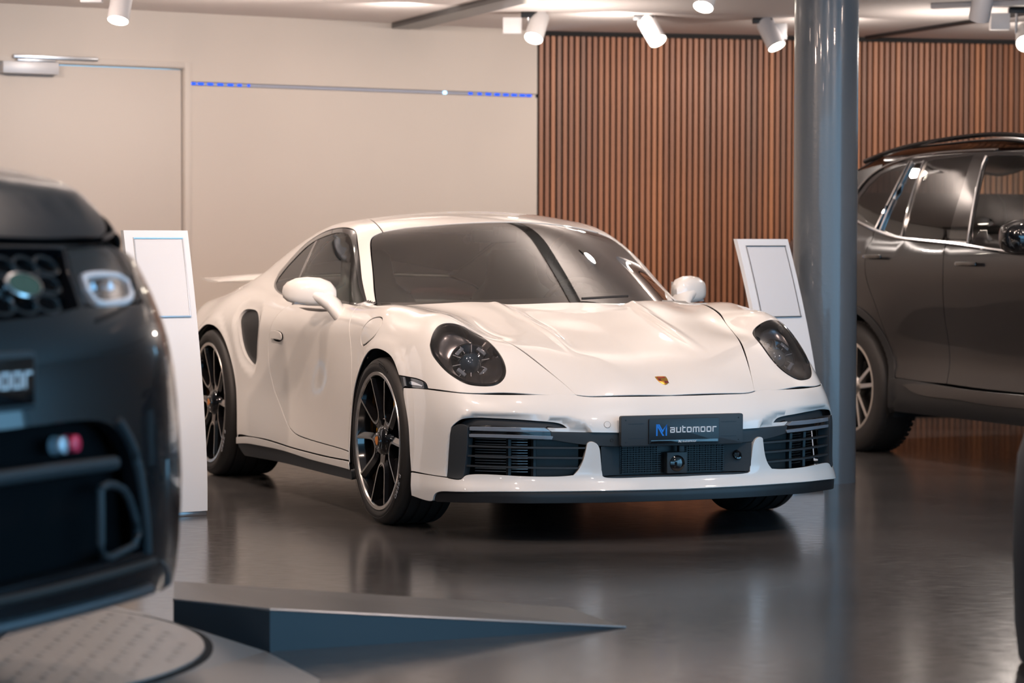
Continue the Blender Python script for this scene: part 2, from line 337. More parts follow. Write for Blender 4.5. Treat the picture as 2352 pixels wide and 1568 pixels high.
MB().add([ring[0], ring[1], ring[2], (-.55, 5.55, .002), (-1.2, 5.35, h), (-3.3, 5.2, h), (-3.4, 8.2, h), (-1.5, 8.0, h)]+
  [(x, y, 0) for x, y, z in [ring[0], ring[1], ring[2], (-.55, 5.55, 0), (-1.2, 5.35, 0), (-3.3, 5.2, 0), (-3.4, 8.2, 0), (-1.5, 8.0, 0)]],
  [(0, 1, 2, 3, 4), (0, 4, 5, 6, 7)]+[(i, (i+1) % 8, 8+(i+1) % 8, 8+i) for i in range(8)]).build('deck', M['deck'], pl)
o = MB().lathe([(.0005, .010), (R-.012, .010), (R-.012, .0)], 96).build('turntable_plate', M['deck'], pl, smooth=True); o.location = (dc_.x, dc_.y, h)
o = MB().lathe([(R-.010, .001), (R-.010, .006), (R+.010, .006), (R+.010, .001)], 96).build('gap_ring', M['felt'], pl); o.location = (dc_.x, dc_.y, h)
# chequer ribs on the plate (countless: one object)
cb = MB()
for i in range(-14, 15):
    for j in range(-14, 15):
        x, y = i*.066, j*.066
        if x*x+y*y > (R-.06)**2: continue
        a = pi/4 if (i+j) % 2 else -pi/4
        T = Matrix.Translation((x, y, .0102)) @ Matrix.Rotation(a, 4, 'Z')
        cb.add([(-.024, 0, 0), (0, -.006, 0), (.024, 0, 0), (0, .006, 0), (0, 0, .0018)], [(0, 1, 4), (1, 2, 4), (2, 3, 4), (3, 0, 4)], T)
o = cb.build('tread_ribs', M['deck'], pl, kind='stuff'); o.location = (dc_.x, dc_.y, h)
class Card:
    """natural cubic spline cardinal basis"""
    def __init__(s,k):
        k=np.array(k,float);fl=k[0]>k[-1];s.fl=fl
        if fl:k=k[::-1]
        s.k=k;n=len(k);h=np.diff(k);A=np.zeros((n,n));B=np.zeros((n,n));A[0,0]=A[-1,-1]=1
        for i in range(1,n-1):
            A[i,i-1]=h[i-1];A[i,i]=2*(h[i-1]+h[i]);A[i,i+1]=h[i]
            B[i,i-1]=6/h[i-1];B[i,i]=-6/h[i-1]-6/h[i];B[i,i+1]=6/h[i]
        s.M=np.linalg.solve(A,B);s.h=h
    def __call__(s,x):
        x=np.clip(x,s.k[0],s.k[-1]);i=np.clip(np.searchsorted(s.k,x)-1,0,len(s.k)-2)
        h=s.h[i];t=(x-s.k[i])/h;N=len(x);W=np.zeros((N,len(s.k)));r=np.arange(N)
        W[r,i]+=1-t;W[r,i+1]+=t
        a=((1-t)**3-(1-t))*h*h/6;b=(t**3-t)*h*h/6
        W+=a[:,None]*s.M[i]+b[:,None]*s.M[i+1]
        return W[:,::-1] if s.fl else W
class S1:
    def __init__(s,k,v): s.c=Card(k);s.v=np.array(v,float)
    def __call__(s,x): return s.c(np.asarray(x,float))@s.v
class S2:
    def __init__(s,kx,ky,T): s.a=Card(kx);s.b=Card(ky);s.T=np.array(T,float)
    def __call__(s,x,y): return np.einsum('ij,ij->i',s.a(x)@s.T,s.b(y))
def smax(a,b,k):
    h=np.clip(.5+.5*(a-b)/k,0,1);return b+(a-b)*h+k*h*(1-h)
def smin(a,b,k): return -smax(-a,-b,k)
def sst(t): t=np.clip(t,0,1);return t*t*(3-2*t)
HX=[1.05,.95,.85,.70,.50,.35,.1,-.15,-.4,-.8,-1.4,-1.9,-2.4,-2.8,-3.2,-3.6]
HA=[0,.28,.45,.58,.70,.80,.88,.97]
HT=[[.43,.43,.43,.43,.42,.40,.37,.33],
[.515,.515,.51,.505,.49,.46,.42,.38],
[.590,.588,.562,.550,.535,.505,.46,.42],
[.668,.670,.650,.622,.585,.560,.525,.48],
[.736,.742,.744,.742,.718,.690,.64,.56],
[.780,.785,.780,.788,.830,.800,.725,.60],
[.836,.842,.836,.842,.876,.858,.80,.68],
[.898,.896,.888,.872,.888,.893,.85,.74],
[.925,.925,.92,.905,.886,.890,.86,.76],
[.92,.92,.92,.915,.905,.88,.84,.75],
[.92,.92,.92,.915,.905,.875,.83,.74],
[.93,.93,.93,.93,.93,.91,.87,.79],
[.95,.95,.95,.95,.945,.918,.868,.79],
[.92,.92,.92,.915,.90,.865,.80,.72],
[.88,.88,.88,.87,.85,.82,.77,.70],
[.78,.78,.78,.77,.75,.72,.67,.60]]
Hs=S2(HX,HA,HT)
SX=[1.0,.5,.2,0,-.3,-.6,-1.0,-1.5,-1.9,-2.2,-2.45,-2.8,-3.3,-3.7]
SZ=[.10,.20,.30,.45,.60,.72,.82,.92]
ST=[[.88,.90,.88,.86,.83,.80,.77,.73],
[.92,.935,.925,.905,.875,.85,.83,.80],
[.915,.925,.918,.912,.90,.88,.86,.83],
[.905,.918,.92,.922,.915,.90,.88,.85],
[.89,.90,.898,.895,.89,.88,.87,.84],
[.89,.897,.89,.882,.878,.872,.86,.83],
[.89,.90,.888,.868,.862,.862,.855,.82],
[.905,.915,.90,.872,.868,.872,.868,.83],
[.935,.95,.945,.925,.915,.912,.895,.85],
[.94,.955,.955,.95,.945,.935,.912,.86],
[.94,.955,.955,.955,.955,.945,.918,.865],
[.93,.94,.945,.945,.945,.93,.90,.84],
[.85,.87,.88,.88,.87,.85,.82,.76],
[.72,.75,.76,.76,.75,.73,.70,.64]]
Ss=S2(SX,SZ,ST)
R0=S1([.1,-.12,-.35,-.6,-.75,-.88,-1.0,-1.2,-1.5,-1.8,-2.1,-2.4,-2.75,-3.1,-3.5],
 [.795,.905,1.022,1.145,1.213,1.258,1.281,1.301,1.294,1.256,1.188,1.098,.990,.91,.80])
RC=S1([.1,-.65,-.77,-.864,-.96,-1.1,-1.3,-1.8,-2.3,-2.8,-3.5],[.48,.48,.465,.415,.34,.25,.175,.13,.14,.2,.3])
GX=[-.3,-.6,-1,-1.5,-1.9,-2.3,-2.8,-3.4];GZ=[.80,.90,1.0,1.1,1.2,1.3]
Gs=S2(GX,GZ,[[.79,.765,.725,.685,.645,.60],[.805,.775,.735,.69,.645,.595],[.82,.788,.743,.692,.638,.58],
[.82,.788,.743,.692,.635,.575],[.81,.772,.722,.665,.602,.54],[.79,.745,.69,.625,.555,.49],[.77,.71,.63,.55,.47,.4],[.6,.56,.5,.44,.38,.3]])
XF=S1([0,.2,.34,.5,.65,.75,.82,.88,.93,.98],[.978,.968,.948,.903,.838,.765,.698,.60,.47,.28])
XZ=S1([.08,.13,.17,.20,.235,.30,.40,.48,.55,.62,.75],[.0,.022,.028,.026,.004,-.006,0,.0,-.02,-.06,-.16])
XR=S1([0,.3,.6,.8,.9,.97],[-3.53,-3.51,-3.44,-3.30,-3.12,-2.85])
HC=S1([.55,.47,.3,.15,-.03,-.23],[.282,.281,.280,.286,.303,.324])
def Hfun(x,a):
    z=Hs(x,a)
    ac=HC(x);w=sst((x+.6)/.3)*sst((.62-x)/.3)
    # raised ridge outside the recessed middle of the bonnet
    z=z+w*(.005*np.exp(-((a-ac)/.018)**2)-.008*sst((ac-a)/.05))
    return z
def fbody(P,full=False):
    x=P[:,0];a=np.abs(P[:,1]);z=P[:,2]
    a=np.sqrt(a*a+1e-6)
    h=(z-Hfun(x,a))
    s=a-Ss(x,z)
    # flat lip band round the wheel openings
    for cx,cz,R in ((0,.343,.372),(-2.45,.361,.392)):
        r=np.hypot(x-cx,z-cz);s=s-.010*sst((R+.065-r)/.045)
    xf=XF(a);sl=(XF(a+.01)-XF(a-.01))/.02
    fr=(x-xf-XZ(z))/np.sqrt(1+sl*sl)
    rr=(XR(a)-x)*.6
    L=smax(h*.85,s,.09)
    L=smax(L,fr,.10);L=smax(L,rr,.15)
    L=smax(L,.115-z,.02)
    g=smax((z-(R0(x)-RC(x)*a*a))*.9,a-Gs(x,z),.05)
    g=smax(g,.7-z,.02);g=smax(g,x+.03,.02)
    ku=.012+.06*sst((-1.75-x)/.7)
    f=smin(L,g,ku)
    return f
def normal(P,e=.003):
    n=np.stack([fbody(P+e*np.eye(3)[i])-fbody(P-e*np.eye(3)[i]) for i in range(3)],1)
    return n/np.linalg.norm(n,axis=1)[:,None]
def root(O,D,t0,t1,n=60,it=26,f=fbody):
    """first entry f<0 along O+tD, t from t0 to t1"""
    N=len(O);lo=np.full(N,np.nan);hi=np.full(N,np.nan);prev=np.full(N,t0,float)
    live=np.ones(N,bool)
    for t in np.linspace(t0,t1,n)[1:]:
        idx=np.where(live)[0]
        if len(idx)==0:break
        v=f(O[idx]+D[idx]*t)
        hit=idx[v<0];lo[hit]=prev[hit];hi[hit]=t;live[hit]=False;prev[:]=t
    ok=~np.isnan(lo)
    for _ in range(it):
        m=(lo+hi)/2;idx=np.where(ok)[0];v=f(O[idx]+D[idx]*m[idx,None])
        hi[idx]=np.where(v<0,m[idx],hi[idx]);lo[idx]=np.where(v<0,lo[idx],m[idx])
    return lo,ok
uS=S2([-1.05,-.8,-.4,0,.5,1.2,2.0,2.86,3.3,3.7],[.22,.35,.5,.7,.95,1.10,1.20],
[[.72,.80,.83,.84,.84,.82,.78],[.84,.90,.915,.915,.91,.90,.85],[.88,.93,.94,.94,.935,.925,.88],[.89,.94,.945,.945,.94,.93,.885],
[.90,.91,.888,.897,.93,.925,.885],[.89,.905,.878,.890,.928,.925,.885],[.90,.91,.885,.895,.928,.925,.885],[.89,.94,.945,.94,.93,.90,.84],[.86,.90,.90,.90,.87,.83,.76],[.70,.76,.78,.78,.74,.68,.6]])
uH=S1([-1.05,-.5,.5,2.2,2.5,3.2,3.6,3.75],[1.21,1.23,1.215,1.17,1.13,1.04,.93,.77])
uR=S1([-1.05,-.95,-.7,-.3,.3,.8,1.2,1.6,2.0,2.5],[1.18,1.44,1.60,1.685,1.735,1.745,1.72,1.62,1.42,1.10])
uG=S2([-1,-.5,.5,1.5,2.3],[1.10,1.20,1.34,1.49,1.64,1.76],[[.82,.80,.74,.66,.56,.45],[.87,.85,.80,.73,.655,.56],[.885,.865,.815,.75,.68,.59],[.885,.865,.815,.75,.68,.59],[.84,.82,.77,.70,.63,.54]])
def fsuv(P):
    x=P[:,0];a=np.sqrt(P[:,1]**2+1e-6);z=P[:,2]
    s=a-uS(x,z)
    for cx in (0,2.86):
        r=np.hypot(x-cx,z-.36);s=s-.012*sst((.46-r)/.02)
    L=smax((z-uH(x)+.06*a*a)*.9,s,.06)
    L=smax(L,(x-(3.72-.45*a*a))*.8,.15);L=smax(L,(-1.0+.12*a*a-x)*.9,.12);L=smax(L,.24-z,.03)
    g=smax((z-(uR(x)-.12*a*a))*.75,a-uG(x,z),.06);g=smax(g,.95-z,.02)
    return smin(L,g,.012)
# --- black luxury SUV on the turntable: x fwd from front axle, z from its own ground
rS=S2([-4,-2.9,-1,0,.5,.8,.95],[.2,.45,.7,.9,1.05,1.15],
[[.85,.9,.92,.92,.9,.86],[.95,.99,1.0,1.0,.98,.93],[.94,.97,.97,.98,.96,.92],[.95,.99,1.0,.995,.96,.88],[.95,.985,.985,.97,.92,.82],[.90,.94,.93,.90,.85,.75],[.84,.88,.87,.84,.78,.7]])
rH=S1([.98,.9,.82,.7,.55,.4,.1,-.4,-.9],[.80,.91,1.0,1.10,1.175,1.21,1.245,1.26,1.27])
rX=S1([.15,.25,.35,.5,.65,.8,.95,1.1],[.84,.88,.895,.90,.89,.865,.795,.70])
def frr(P):
    x=P[:,0];a=np.sqrt(P[:,1]**2+1e-6);z=P[:,2]
    s=a-rS(x,z)
    L=smax((z-rH(x)+.05*a*a+.25*np.maximum(a-.7,0)**2)*.85,s,.10)
    L=smax(L,(x-(rX(z)-.10*a*a-.16*a**6)),.09);L=smax(L,(-3.9-x),.2);L=smax(L,.2-z,.03)
    return L
# ------------------------------------------------------------------ trimmed surface panels
def spl(pts, step):
    """smooth resampled polyline through points (any dimension)"""
    P = np.array(pts, float)
    if len(P) > 1: P = P[np.r_[True, np.linalg.norm(np.diff(P, axis=0), axis=1) > 1e-5]]
    if len(P) == 1: return P
    if len(P) == 2:
        n = max(1, int(np.ceil(np.linalg.norm(P[1]-P[0])/step))); return P[0]+(P[1]-P[0])*np.linspace(0, 1, n+1)[:, None]
    t = np.r_[0, np.cumsum(np.sqrt(np.linalg.norm(np.diff(P, axis=0), axis=1)))]
    tt = np.linspace(0, t[-1], 40*len(P)); W = Card(t)(tt); Q = W@P
    s = np.r_[0, np.cumsum(np.linalg.norm(np.diff(Q, axis=0), axis=1))]
    n = max(2, int(np.ceil(s[-1]/step))); ss = np.linspace(0, s[-1], n+1)
    return np.stack([np.interp(ss, s, Q[:, i]) for i in range(P.shape[1])], 1)
def inpoly(pts, poly):
    x, y = pts[:, 0], pts[:, 1]; c = np.zeros(len(pts), bool); q = np.roll(poly, 1, 0)
    for (x1, y1), (x0, y0) in zip(poly, q):
        m = ((y1 > y) != (y0 > y)); xi = (x0-x1)*(y-y1)/((y0-y1) or 1e-12)+x1; c ^= m & (x < xi)
    return c
def polydist(pts, poly, closed=True):
    d = np.full(len(pts), 9.); q = np.roll(poly, -1, 0) if closed else poly[1:]
    for a, b in zip(poly, q):
        ab = b-a; k = np.clip(((pts-a)@ab)/max(ab@ab, 1e-12), 0, 1); d = np.minimum(d, np.linalg.norm(pts-(a+k[:, None]*ab), axis=1))
    return d
def inset(poly, g):
    q = np.roll(poly, -1, 0); r = np.roll(poly, 1, 0)
    area = .5*np.sum(poly[:, 0]*q[:, 1]-q[:, 0]*poly[:, 1]); sg = 1 if area > 0 else -1
    t1 = q-poly; t0 = poly-r; t1 = t1/np.maximum(np.linalg.norm(t1, axis=1), 1e-9)[:, None]; t0 = t0/np.maximum(np.linalg.norm(t0, axis=1), 1e-9)[:, None]
    n1 = np.stack([-t1[:, 1], t1[:, 0]], 1)*sg; n0 = np.stack([-t0[:, 1], t0[:, 0]], 1)*sg
    n = n1+n0; L = np.maximum((n*n).sum(1), .8); return poly+g*2*n/L[:, None]
AX = (.40, .45)
class Space:
    """a 2-D parameter plane laid over the body: S = around a lengthwise axis, F = around an upright pivot at the nose, T = from above, G = from the side, B = tail"""
    def __init__(s, kind, f, ax=AX, px=.1, k=.45, kr=.85): s.kind, s.f, s.ax, s.px, s.k, s.kr = kind, f, ax, px, k, kr
    def to2(s, P):
        P = np.array(P, float); x, y, z = P[:, 0], P[:, 1], P[:, 2]
        if s.kind == 'S': return np.stack([x, np.arctan2(z-s.ax[1], y-s.ax[0])*s.k], 1)
        if s.kind == 'F': return np.stack([np.arctan2(y, x-s.px)*s.kr, z], 1)
        if s.kind == 'B': return np.stack([np.arctan2(y, s.px-x)*s.kr, z], 1)
        if s.kind == 'T': return np.stack([x, y], 1)
        return np.stack([x, z], 1)
    def ray(s, q):
        n = len(q); O = np.zeros((n, 3)); R = np.zeros((n, 3))
        if s.kind == 'S':
            a = q[:, 1]/s.k; d = np.stack([np.zeros(n), np.cos(a), np.sin(a)], 1); O[:, 0] = q[:, 0]; O[:, 1] = s.ax[0]; O[:, 2] = s.ax[1]; O += d*1.05; return O, -d, 0, 1.0
        if s.kind in 'FB':
            a = q[:, 0]/s.kr; g = 1 if s.kind == 'F' else -1
            d = np.stack([g*np.cos(a), np.sin(a), np.zeros(n)], 1); O[:, 0] = s.px; O[:, 2] = q[:, 1]; O += d*1.4; return O, -d, 0, 1.35
        if s.kind == 'T': O[:, :2] = q; O[:, 2] = 1.9; R[:, 2] = -1; return O, R, 0, 1.9
        O[:, 0] = q[:, 0]; O[:, 2] = q[:, 1]; O[:, 1] = 1.15; R[:, 1] = -1; return O, R, 0, .9
    def pos(s, q):
        O, R, a, b = s.ray(q); t, ok = root(O, R, a, b, 56, 20, s.f)
        if not ok.all():
            if ok.any():
                idx = np.where(ok)[0]
                for i in np.where(~ok)[0]: t[i] = t[idx[np.argmin(((q[idx]-q[i])**2).sum(1))]]
            else: t[:] = b
        return O+R*t[:, None]
def fnorm(f, P, e=.003):
    n = np.stack([f(P+e*np.eye(3)[i])-f(P-e*np.eye(3)[i]) for i in range(3)], 1)
    return n/np.maximum(np.linalg.norm(n, axis=1), 1e-9)[:, None]
PANELS = {}
def snapy(sp_f, xz):   # side-view points -> 3-D on the body
    q = np.array(xz, float); return Space('G', sp_f).pos(q)
def snapz(sp_f, xy): q = np.array(xy, float); return Space('T', sp_f).pos(q)
def trim(sp, segs, step, gap, three=True):
    """segs: list of segments (lists of 3-D points) joined in a closed loop -> 2-D polygon"""
    out = []
    for sg in segs:
        q = sp.to2(sg) if three else np.array(sg, float)
        r = spl(q, step)
        if out and np.linalg.norm(r[0]-out[-1][-1]) < step*.4: r = r[1:]
        out.append(r)
    P = np.concatenate(out)
    if np.linalg.norm(P[0]-P[-1]) < step*.4: P = P[:-1]
    return inset(P, gap) if gap else P
def panel(name, m, parent, sp, segs, holes=(), step=.022, gap=.0025, off=0, flange=.012, bstep=None, disp=None, side=-1, mirror=True, label=None, hflange=None, three=True, holegap=None):
    """one trimmed piece of bodywork with its edge turned in; returns [right, left] objects"""
    bs = bstep or step*.5
    loops = [trim(sp, segs, bs, gap, three)]+[trim(sp, h, bs*.8, -(gap if holegap is None else holegap), three) for h in holes]
    pts = []; edges = []; n0 = 0
    for L in loops:
        pts.append(L); n = len(L); edges += [(n0+i, n0+(i+1) % n) for i in range(n)]; n0 += n
    B = np.concatenate(pts); outer = loops[0]
    x0, y0 = outer.min(0); x1, y1 = outer.max(0)
    gx = np.arange(x0, x1, step); gy = np.arange(y0, y1, step)
    G = np.array([(x+(step/2 if j % 2 else 0), y) for j, y in enumerate(gy) for x in gx])
    if len(G):
        k = inpoly(G, outer)
        for h in loops[1:]: k &= ~inpoly(G, h)
        G = G[k]
        if len(G): G = G[polydist(G, B, False) > step*.42] if len(loops) == 1 else G[np.minimum.reduce([polydist(G, L) for L in loops]) > step*.42]
    A = np.concatenate([B, G]) if len(G) else B
    vo, eo, fo, ov, oe, of = delaunay_2d_cdt([Vector(q) for q in A], edges, [], 0, 1e-7)
    V2 = np.array([tuple(q) for q in vo]); F = [tuple(q) for q in fo]
    cen = np.array([V2[list(q)].mean(0) for q in F]); k = inpoly(cen, outer)
    for h in loops[1:]: k &= ~inpoly(cen, h)
    F = [q for q, kk in zip(F, k) if kk]
    P = sp.pos(V2); N = fnorm(sp.f, P)
    if disp is not None:
        dd = disp(V2, P); P = P+N*dd[:, None]
        e = .002; g = []
        for ax in range(2):
            d2 = np.zeros(2); d2[ax] = e; A1 = V2+d2; A0 = V2-d2
            p1 = sp.pos(A1); p0 = sp.pos(A0); p1 = p1+fnorm(sp.f, p1)*disp(A1, p1)[:, None]; p0 = p0+fnorm(sp.f, p0)*disp(A0, p0)[:, None]; g.append(p1-p0)
        n = np.cross(g[0], g[1]); n /= np.maximum(np.linalg.norm(n, axis=1), 1e-12)[:, None]; sgn = np.sign((n*N).sum(1)); sgn[sgn == 0] = 1; N = n*sgn[:, None]
    P = P+N*off
    # boundary chains in output indices
    mp = {}
    for i, src in enumerate(ov):
        for q in src: mp[q] = i
    verts = [P]; norms = [N]; faces = list(F); nv = len(P); base = 0; dark = set()
    for li, L in enumerate(loops):
        n = len(L); ids = [mp.get(base+i) for i in range(n)]; base += n
        ids = [i for i in ids if i is not None]; n = len(ids)
        p = P[ids]; nn = N[ids]; t = np.roll(p, -1, 0)-np.roll(p, 1, 0); t /= np.maximum(np.linalg.norm(t, axis=1), 1e-9)[:, None]
        o = np.cross(t, nn); o /= np.maximum(np.linalg.norm(o, axis=1), 1e-9)[:, None]
        q2 = V2[ids]; ctr = q2.mean(0)
        tst = sp.pos(inset(q2, -.003))-sp.pos(q2)
        o = o*(1 if np.median((tst*o).sum(1)) > 0 else -1)*(1 if li == 0 else 1)
        if li: # hole: outset goes into the panel; outward for the rim is the other way
            tst = sp.pos(inset(q2, .003))-sp.pos(q2); o = o*(1 if np.median((tst*o).sum(1)) > 0 else -1)
        fl = (hflange if (li and hflange is not None) else flange); r = .0014
        md = min(fl, .004) if (li == 0 and fl < .025) else fl*.98
        verts += [p+o*r-nn*r, p+o*r-nn*md, p+o*r-nn*fl]; norms += [o, o, o]
        for i in range(n):
            j = (i+1) % n
            faces.append((ids[i], nv+i, nv+j, ids[j])); faces.append((nv+i, nv+n+i, nv+n+j, nv+j)); dark.add(len(faces)); faces.append((nv+n+i, nv+2*n+i, nv+2*n+j, nv+n+j))
        nv += 3*n
    P = np.concatenate(verts); N = np.concatenate(norms)
    # orient every face with its normals
    FF = []
    for q in faces:
        a = P[list(q)]; fn = np.cross(a[1]-a[0], a[2]-a[0])
        if np.linalg.norm(fn) < 1e-14 and len(q) > 3: fn = np.cross(a[2]-a[0], a[3]-a[0])
        FF.append(q if fn@N[list(q)].mean(0) > 0 else q[::-1])
    outs = []
    for sd in ((side, -side) if mirror else (side,)):
        Q = P*[1, sd, 1]; NQ = N*[1, sd, 1]; me = D.meshes.new(name)
        me.from_pydata(Q.tolist(), [], [q if sd > 0 else q[::-1] for q in FF]); me.update()
        me.polygons.foreach_set('use_smooth', [True]*len(me.polygons)); me.normals_split_custom_set_from_vertices(NQ.tolist())
        me.materials.append(m)
        if m is M['paint'] or m is M['suv'] or m is M['rr']:
            me.materials.append(M['deep'])
            for k_ in dark: me.polygons[k_].material_index = 1  # lower part of the turned-in edge painted black as shade in the gaps
        o = D.objects.new(name, me); COL.objects.link(o); o.parent = parent
        if label: o['label'] = label
        outs.append(o)
    return outs
# ------------------------------------------------------------------ the white sports car (x forward from the front axle, y left)
YAW = .38212
car = thing('sports_car', 'white low two door sports coupe with black headlights in the middle of the showroom', 'car', (.29369, 11.26989, 0), YAW-pi/2)
f = fbody
sSf = Space('S', f, (.30, .30))
sS, sF, sT, sG = Space('S', f), Space('F', f), Space('T', f), Space('G', f)
def mir(pts): return [(x, -y, z) for x, y, z in pts][::-1]
ARCHF = [(.425, .155), (.415, .247), (.400, .32), (.383, .404), (.352, .475), (.30, .555), (.235, .63), (.155, .683), (.06, .712), (-.03, .718), (-.13, .70), (-.22, .655), (-.30, .585), (-.355, .50), (-.383, .40), (-.390, .32), (-.390, .215)]
ARCHR = [(-1.935, .215), (-1.955, .30), (-1.99, .40), (-2.03, .50), (-2.085, .59), (-2.165, .67), (-2.27, .722), (-2.38, .742), (-2.47, .745), (-2.57, .735), (-2.68, .69), (-2.77, .62), (-2.83, .53), (-2.86, .42), (-2.87, .30)]
af = snapy(f, ARCHF).tolist(); ar = snapy(f, ARCHR).tolist()
HOOD = [(-.44, .738, .884), (-.30, .70, .88), (-.169, .668, .875), (.057, .614, .852), (.221, .573, .821), (.332, .549, .787), (.476, .506, .744), (.67, .448, .662), (.845, .389, .574)]
SEAM = [(.845, .389, .572), (.791, .556, .572), (.72, .67, .571), (.664, .767, .573), (.592, .826, .577), (.483, .868, .581)]
MARK_T = [(.483, .868, .581), (.462, .869, .60), (.411, .876, .613), (.334, .889, .62), (.265, .906, .624), (.237, .91, .626)]
MARK_B = [(.295, .908, .578), (.37, .891, .580), (.483, .868, .581)]
HEAD = [(.380, .825, .753), (.415, .829, .722), (.462, .825, .693), (.528, .809, .655), (.582, .782, .625), (.630, .747, .602), (.660, .705, .595), (.683, .663, .601), (.672, .625, .623), (.637, .599, .654), (.578, .587, .695), (.498, .591, .741), (.415, .606, .780), (.362, .646, .812), (.344, .705, .828), (.335, .752, .824), (.350, .796, .796), (.380, .825, .753)]
FLAP = [(-.295, .869, .804), (-.248, .859, .831), (-.175, .851, .845), (-.117, .852, .841), (-.088, .866, .817), (-.094, .882, .786), (-.15, .892, .756), (-.24, .892, .735), (-.30, .886, .737), (-.319, .878, .772), (-.295, .869, .804)]
dfr = snapy(f, [(-.395, .262), (-.40, .40), (-.42, .60), (-.46, .72), (-.53, .82), (-.60, .875)]).tolist()
ia = min(range(len(ARCHF)), key=lambda i: abs(ARCHF[i][0]-.235))
ff = snapy(f, [(-.390, .215), (-.395, .262)]).tolist()
cowl = [dfr[-1], (-.60, .765, .887), (-.56, .735, .886), (-.50, .745, .885), HOOD[0]]
fen = [HOOD, SEAM, MARK_T, [MARK_T[-1]]+af[ia+1:], ff, dfr, cowl]
fr_ = panel('front_fender', M['paint'], car, sSf, fen, [[HEAD]]+[[FLAP]], step=.018, hflange=.02)
panel('fuel_flap', M['paint'], car, sS, [FLAP], step=.018, mirror=False)
bk = panel('filler_blank', M['paint'], car, sS, [FLAP], step=.02, gap=-.004, mirror=False, side=1, off=-.0002)
panel('side_marker', M['gloss'], car, sS, [MARK_T, [MARK_T[-1]]+af[ia:ia-2:-1], [tuple(af[ia-1])]+MARK_B], step=.012, gap=.002, off=-.001, label='smoked side marker lamp')
panel('marker_lamp', M['chrome'], car, sS, [[(.44, .875, .592), (.40, .88, .598), (.33, .893, .603), (.33, .893, .597), (.40, .88, .591), (.44, .875, .588)]], step=.01, gap=0, off=.0008, flange=.001)
# front bumper, upper part
AB = [(.652, .849, .245), (.654, .844, .313), (.660, .841, .384), (.666, .836, .44)]
SLOT = [(.666, .836, .44), (.680, .822, .457), (.702, .805, .472), (.738, .772, .484), (.785, .720, .485), (.838, .645, .482), (.876, .556, .476), (.898, .496, .470), (.908, .470, .461), (.913, .458, .450)]
TONG = [(.913, .458, .450), (.905, .50, .449), (.891, .533, .449)]
TONG2 = [(.891, .533, .449), (.894, .525, .439), (.900, .514, .428)]
STRT = [(.900, .514, .428), (.938, .385, .426), (.961, .254, .423), (.976, .10, .421), (.978, 0, .421)]
LSEAM = [(.415, .918, .249), (.545, .890, .248), (.652, .849, .245)]
HEDGE = [(.845, .389, .570), (.863, .346, .564), (.879, .25, .563), (.885, .11, .562), (.886, 0, .562)]
fb = [HEDGE[::-1], SEAM, MARK_B[::-1], [MARK_B[0]]+af[ia-1:1:-1], [af[1]]+LSEAM, AB, SLOT, TONG, TONG2, STRT]
GR = np.array([(.642, .854, .235), (.648, .847, .367), (.657, .842, .416), (.671, .833, .443), (.690, .817, .470), (.713, .791, .496), (.733, .764, .508), (.767, .720, .510), (.802, .676, .508), (.874, .532, .500), (.908, .430, .491), (.926, .388, .475), (.939, .365, .450), (.946, .352, .420)])
GR2 = spl(sF.to2(GR), .01); INN = spl(sF.to2(AB+SLOT+STRT[:2]), .01)
GP = np.concatenate([GR2, sF.to2([(.946, .352, .30), (.70, .80, .20), (.642, .86, .20)])])
def bdisp(q, P):
    "dished recess around the upper edge of the side intake"
    a = np.abs(q[:, 0]); qq = np.stack([a, q[:, 1]], 1); ins = inpoly(qq, GP)
    d0 = polydist(qq, GR2, False); d1 = polydist(qq, INN, False); k = sst(d0/np.maximum(d0+d1, 1e-6))
    return np.where(ins, -.022*np.minimum(1, k*1.1)*sst(d0/.02), 0)
fbm = fb+[[(x, -y, z) for x, y, z in s][::-1] for s in fb[::-1]]
panel('front_bumper', M['paint'], car, sF, fbm, [], step=.013, bstep=.008, disp=bdisp, mirror=False, side=1, flange=.02, gap=.0036)
# lower lip with the two uprights
DUCTB = [(.652, .849, .244), (.708, .812, .243), (.716, .800, .256), (.842, .634, .261), (.905, .475, .260), (.919, .430, .264)]
PIL = [(.919, .430, .264), (.924, .412, .284), (.929, .398, .311), (.934, .388, .348), (.937, .381, .385)]
PILT = [(.937, .381, .385), (.940, .372, .392), (.944, .356, .392), (.947, .342, .384)]
PILI = [(.947, .342, .384), (.948, .332, .369), (.947, .325, .321), (.948, .317, .259)]
DC = [(.948, .317, .259), (.951, .305, .254), (.968, .16, .252), (.974, 0, .251)]
BOT = [(1.0, 0, .202), (.985, .20, .203), (.958, .393, .203), (.910, .546, .202), (.803, .733, .198), (.70, .835, .192), (.627, .873, .186), (.600, .883, .172), (.592, .884, .156)]
BOT2 = [(.592, .884, .156), (.581, .885, .147), (.494, .906, .149), (.433, .916, .156)]
lip = [DC[::-1], PILI[::-1], PILT[::-1], PIL[::-1], DUCTB[::-1], LSEAM[::-1], [af[1], af[0]], [af[0]]+BOT2[::-1][1:], BOT[::-1]]
lip = lip+[[(x, -y, z) for x, y, z in s][::-1] for s in lip[::-1]]
panel('front_lip', M['paint'], car, sF, lip, [], step=.012, bstep=.008, mirror=False, side=1, flange=.035)
# black rubber splitter below the lip
sp_ = [BOT, [BOT[-1], (.60, .88, .150)], [(.60, .88, .150), (.66, .86, .153), (.726, .82, .156), (.805, .734, .159), (.87, .644, .160), (.93, .48, .161), (.97, .29, .162), (.985, 0, .162)]]
panel('splitter', M['black'], car, sF, sp_+[[(x, -y, z) for x, y, z in s][::-1] for s in sp_[::-1]], [], step=.016, off=-.008, gap=-.004, mirror=False, side=1, flange=.10)
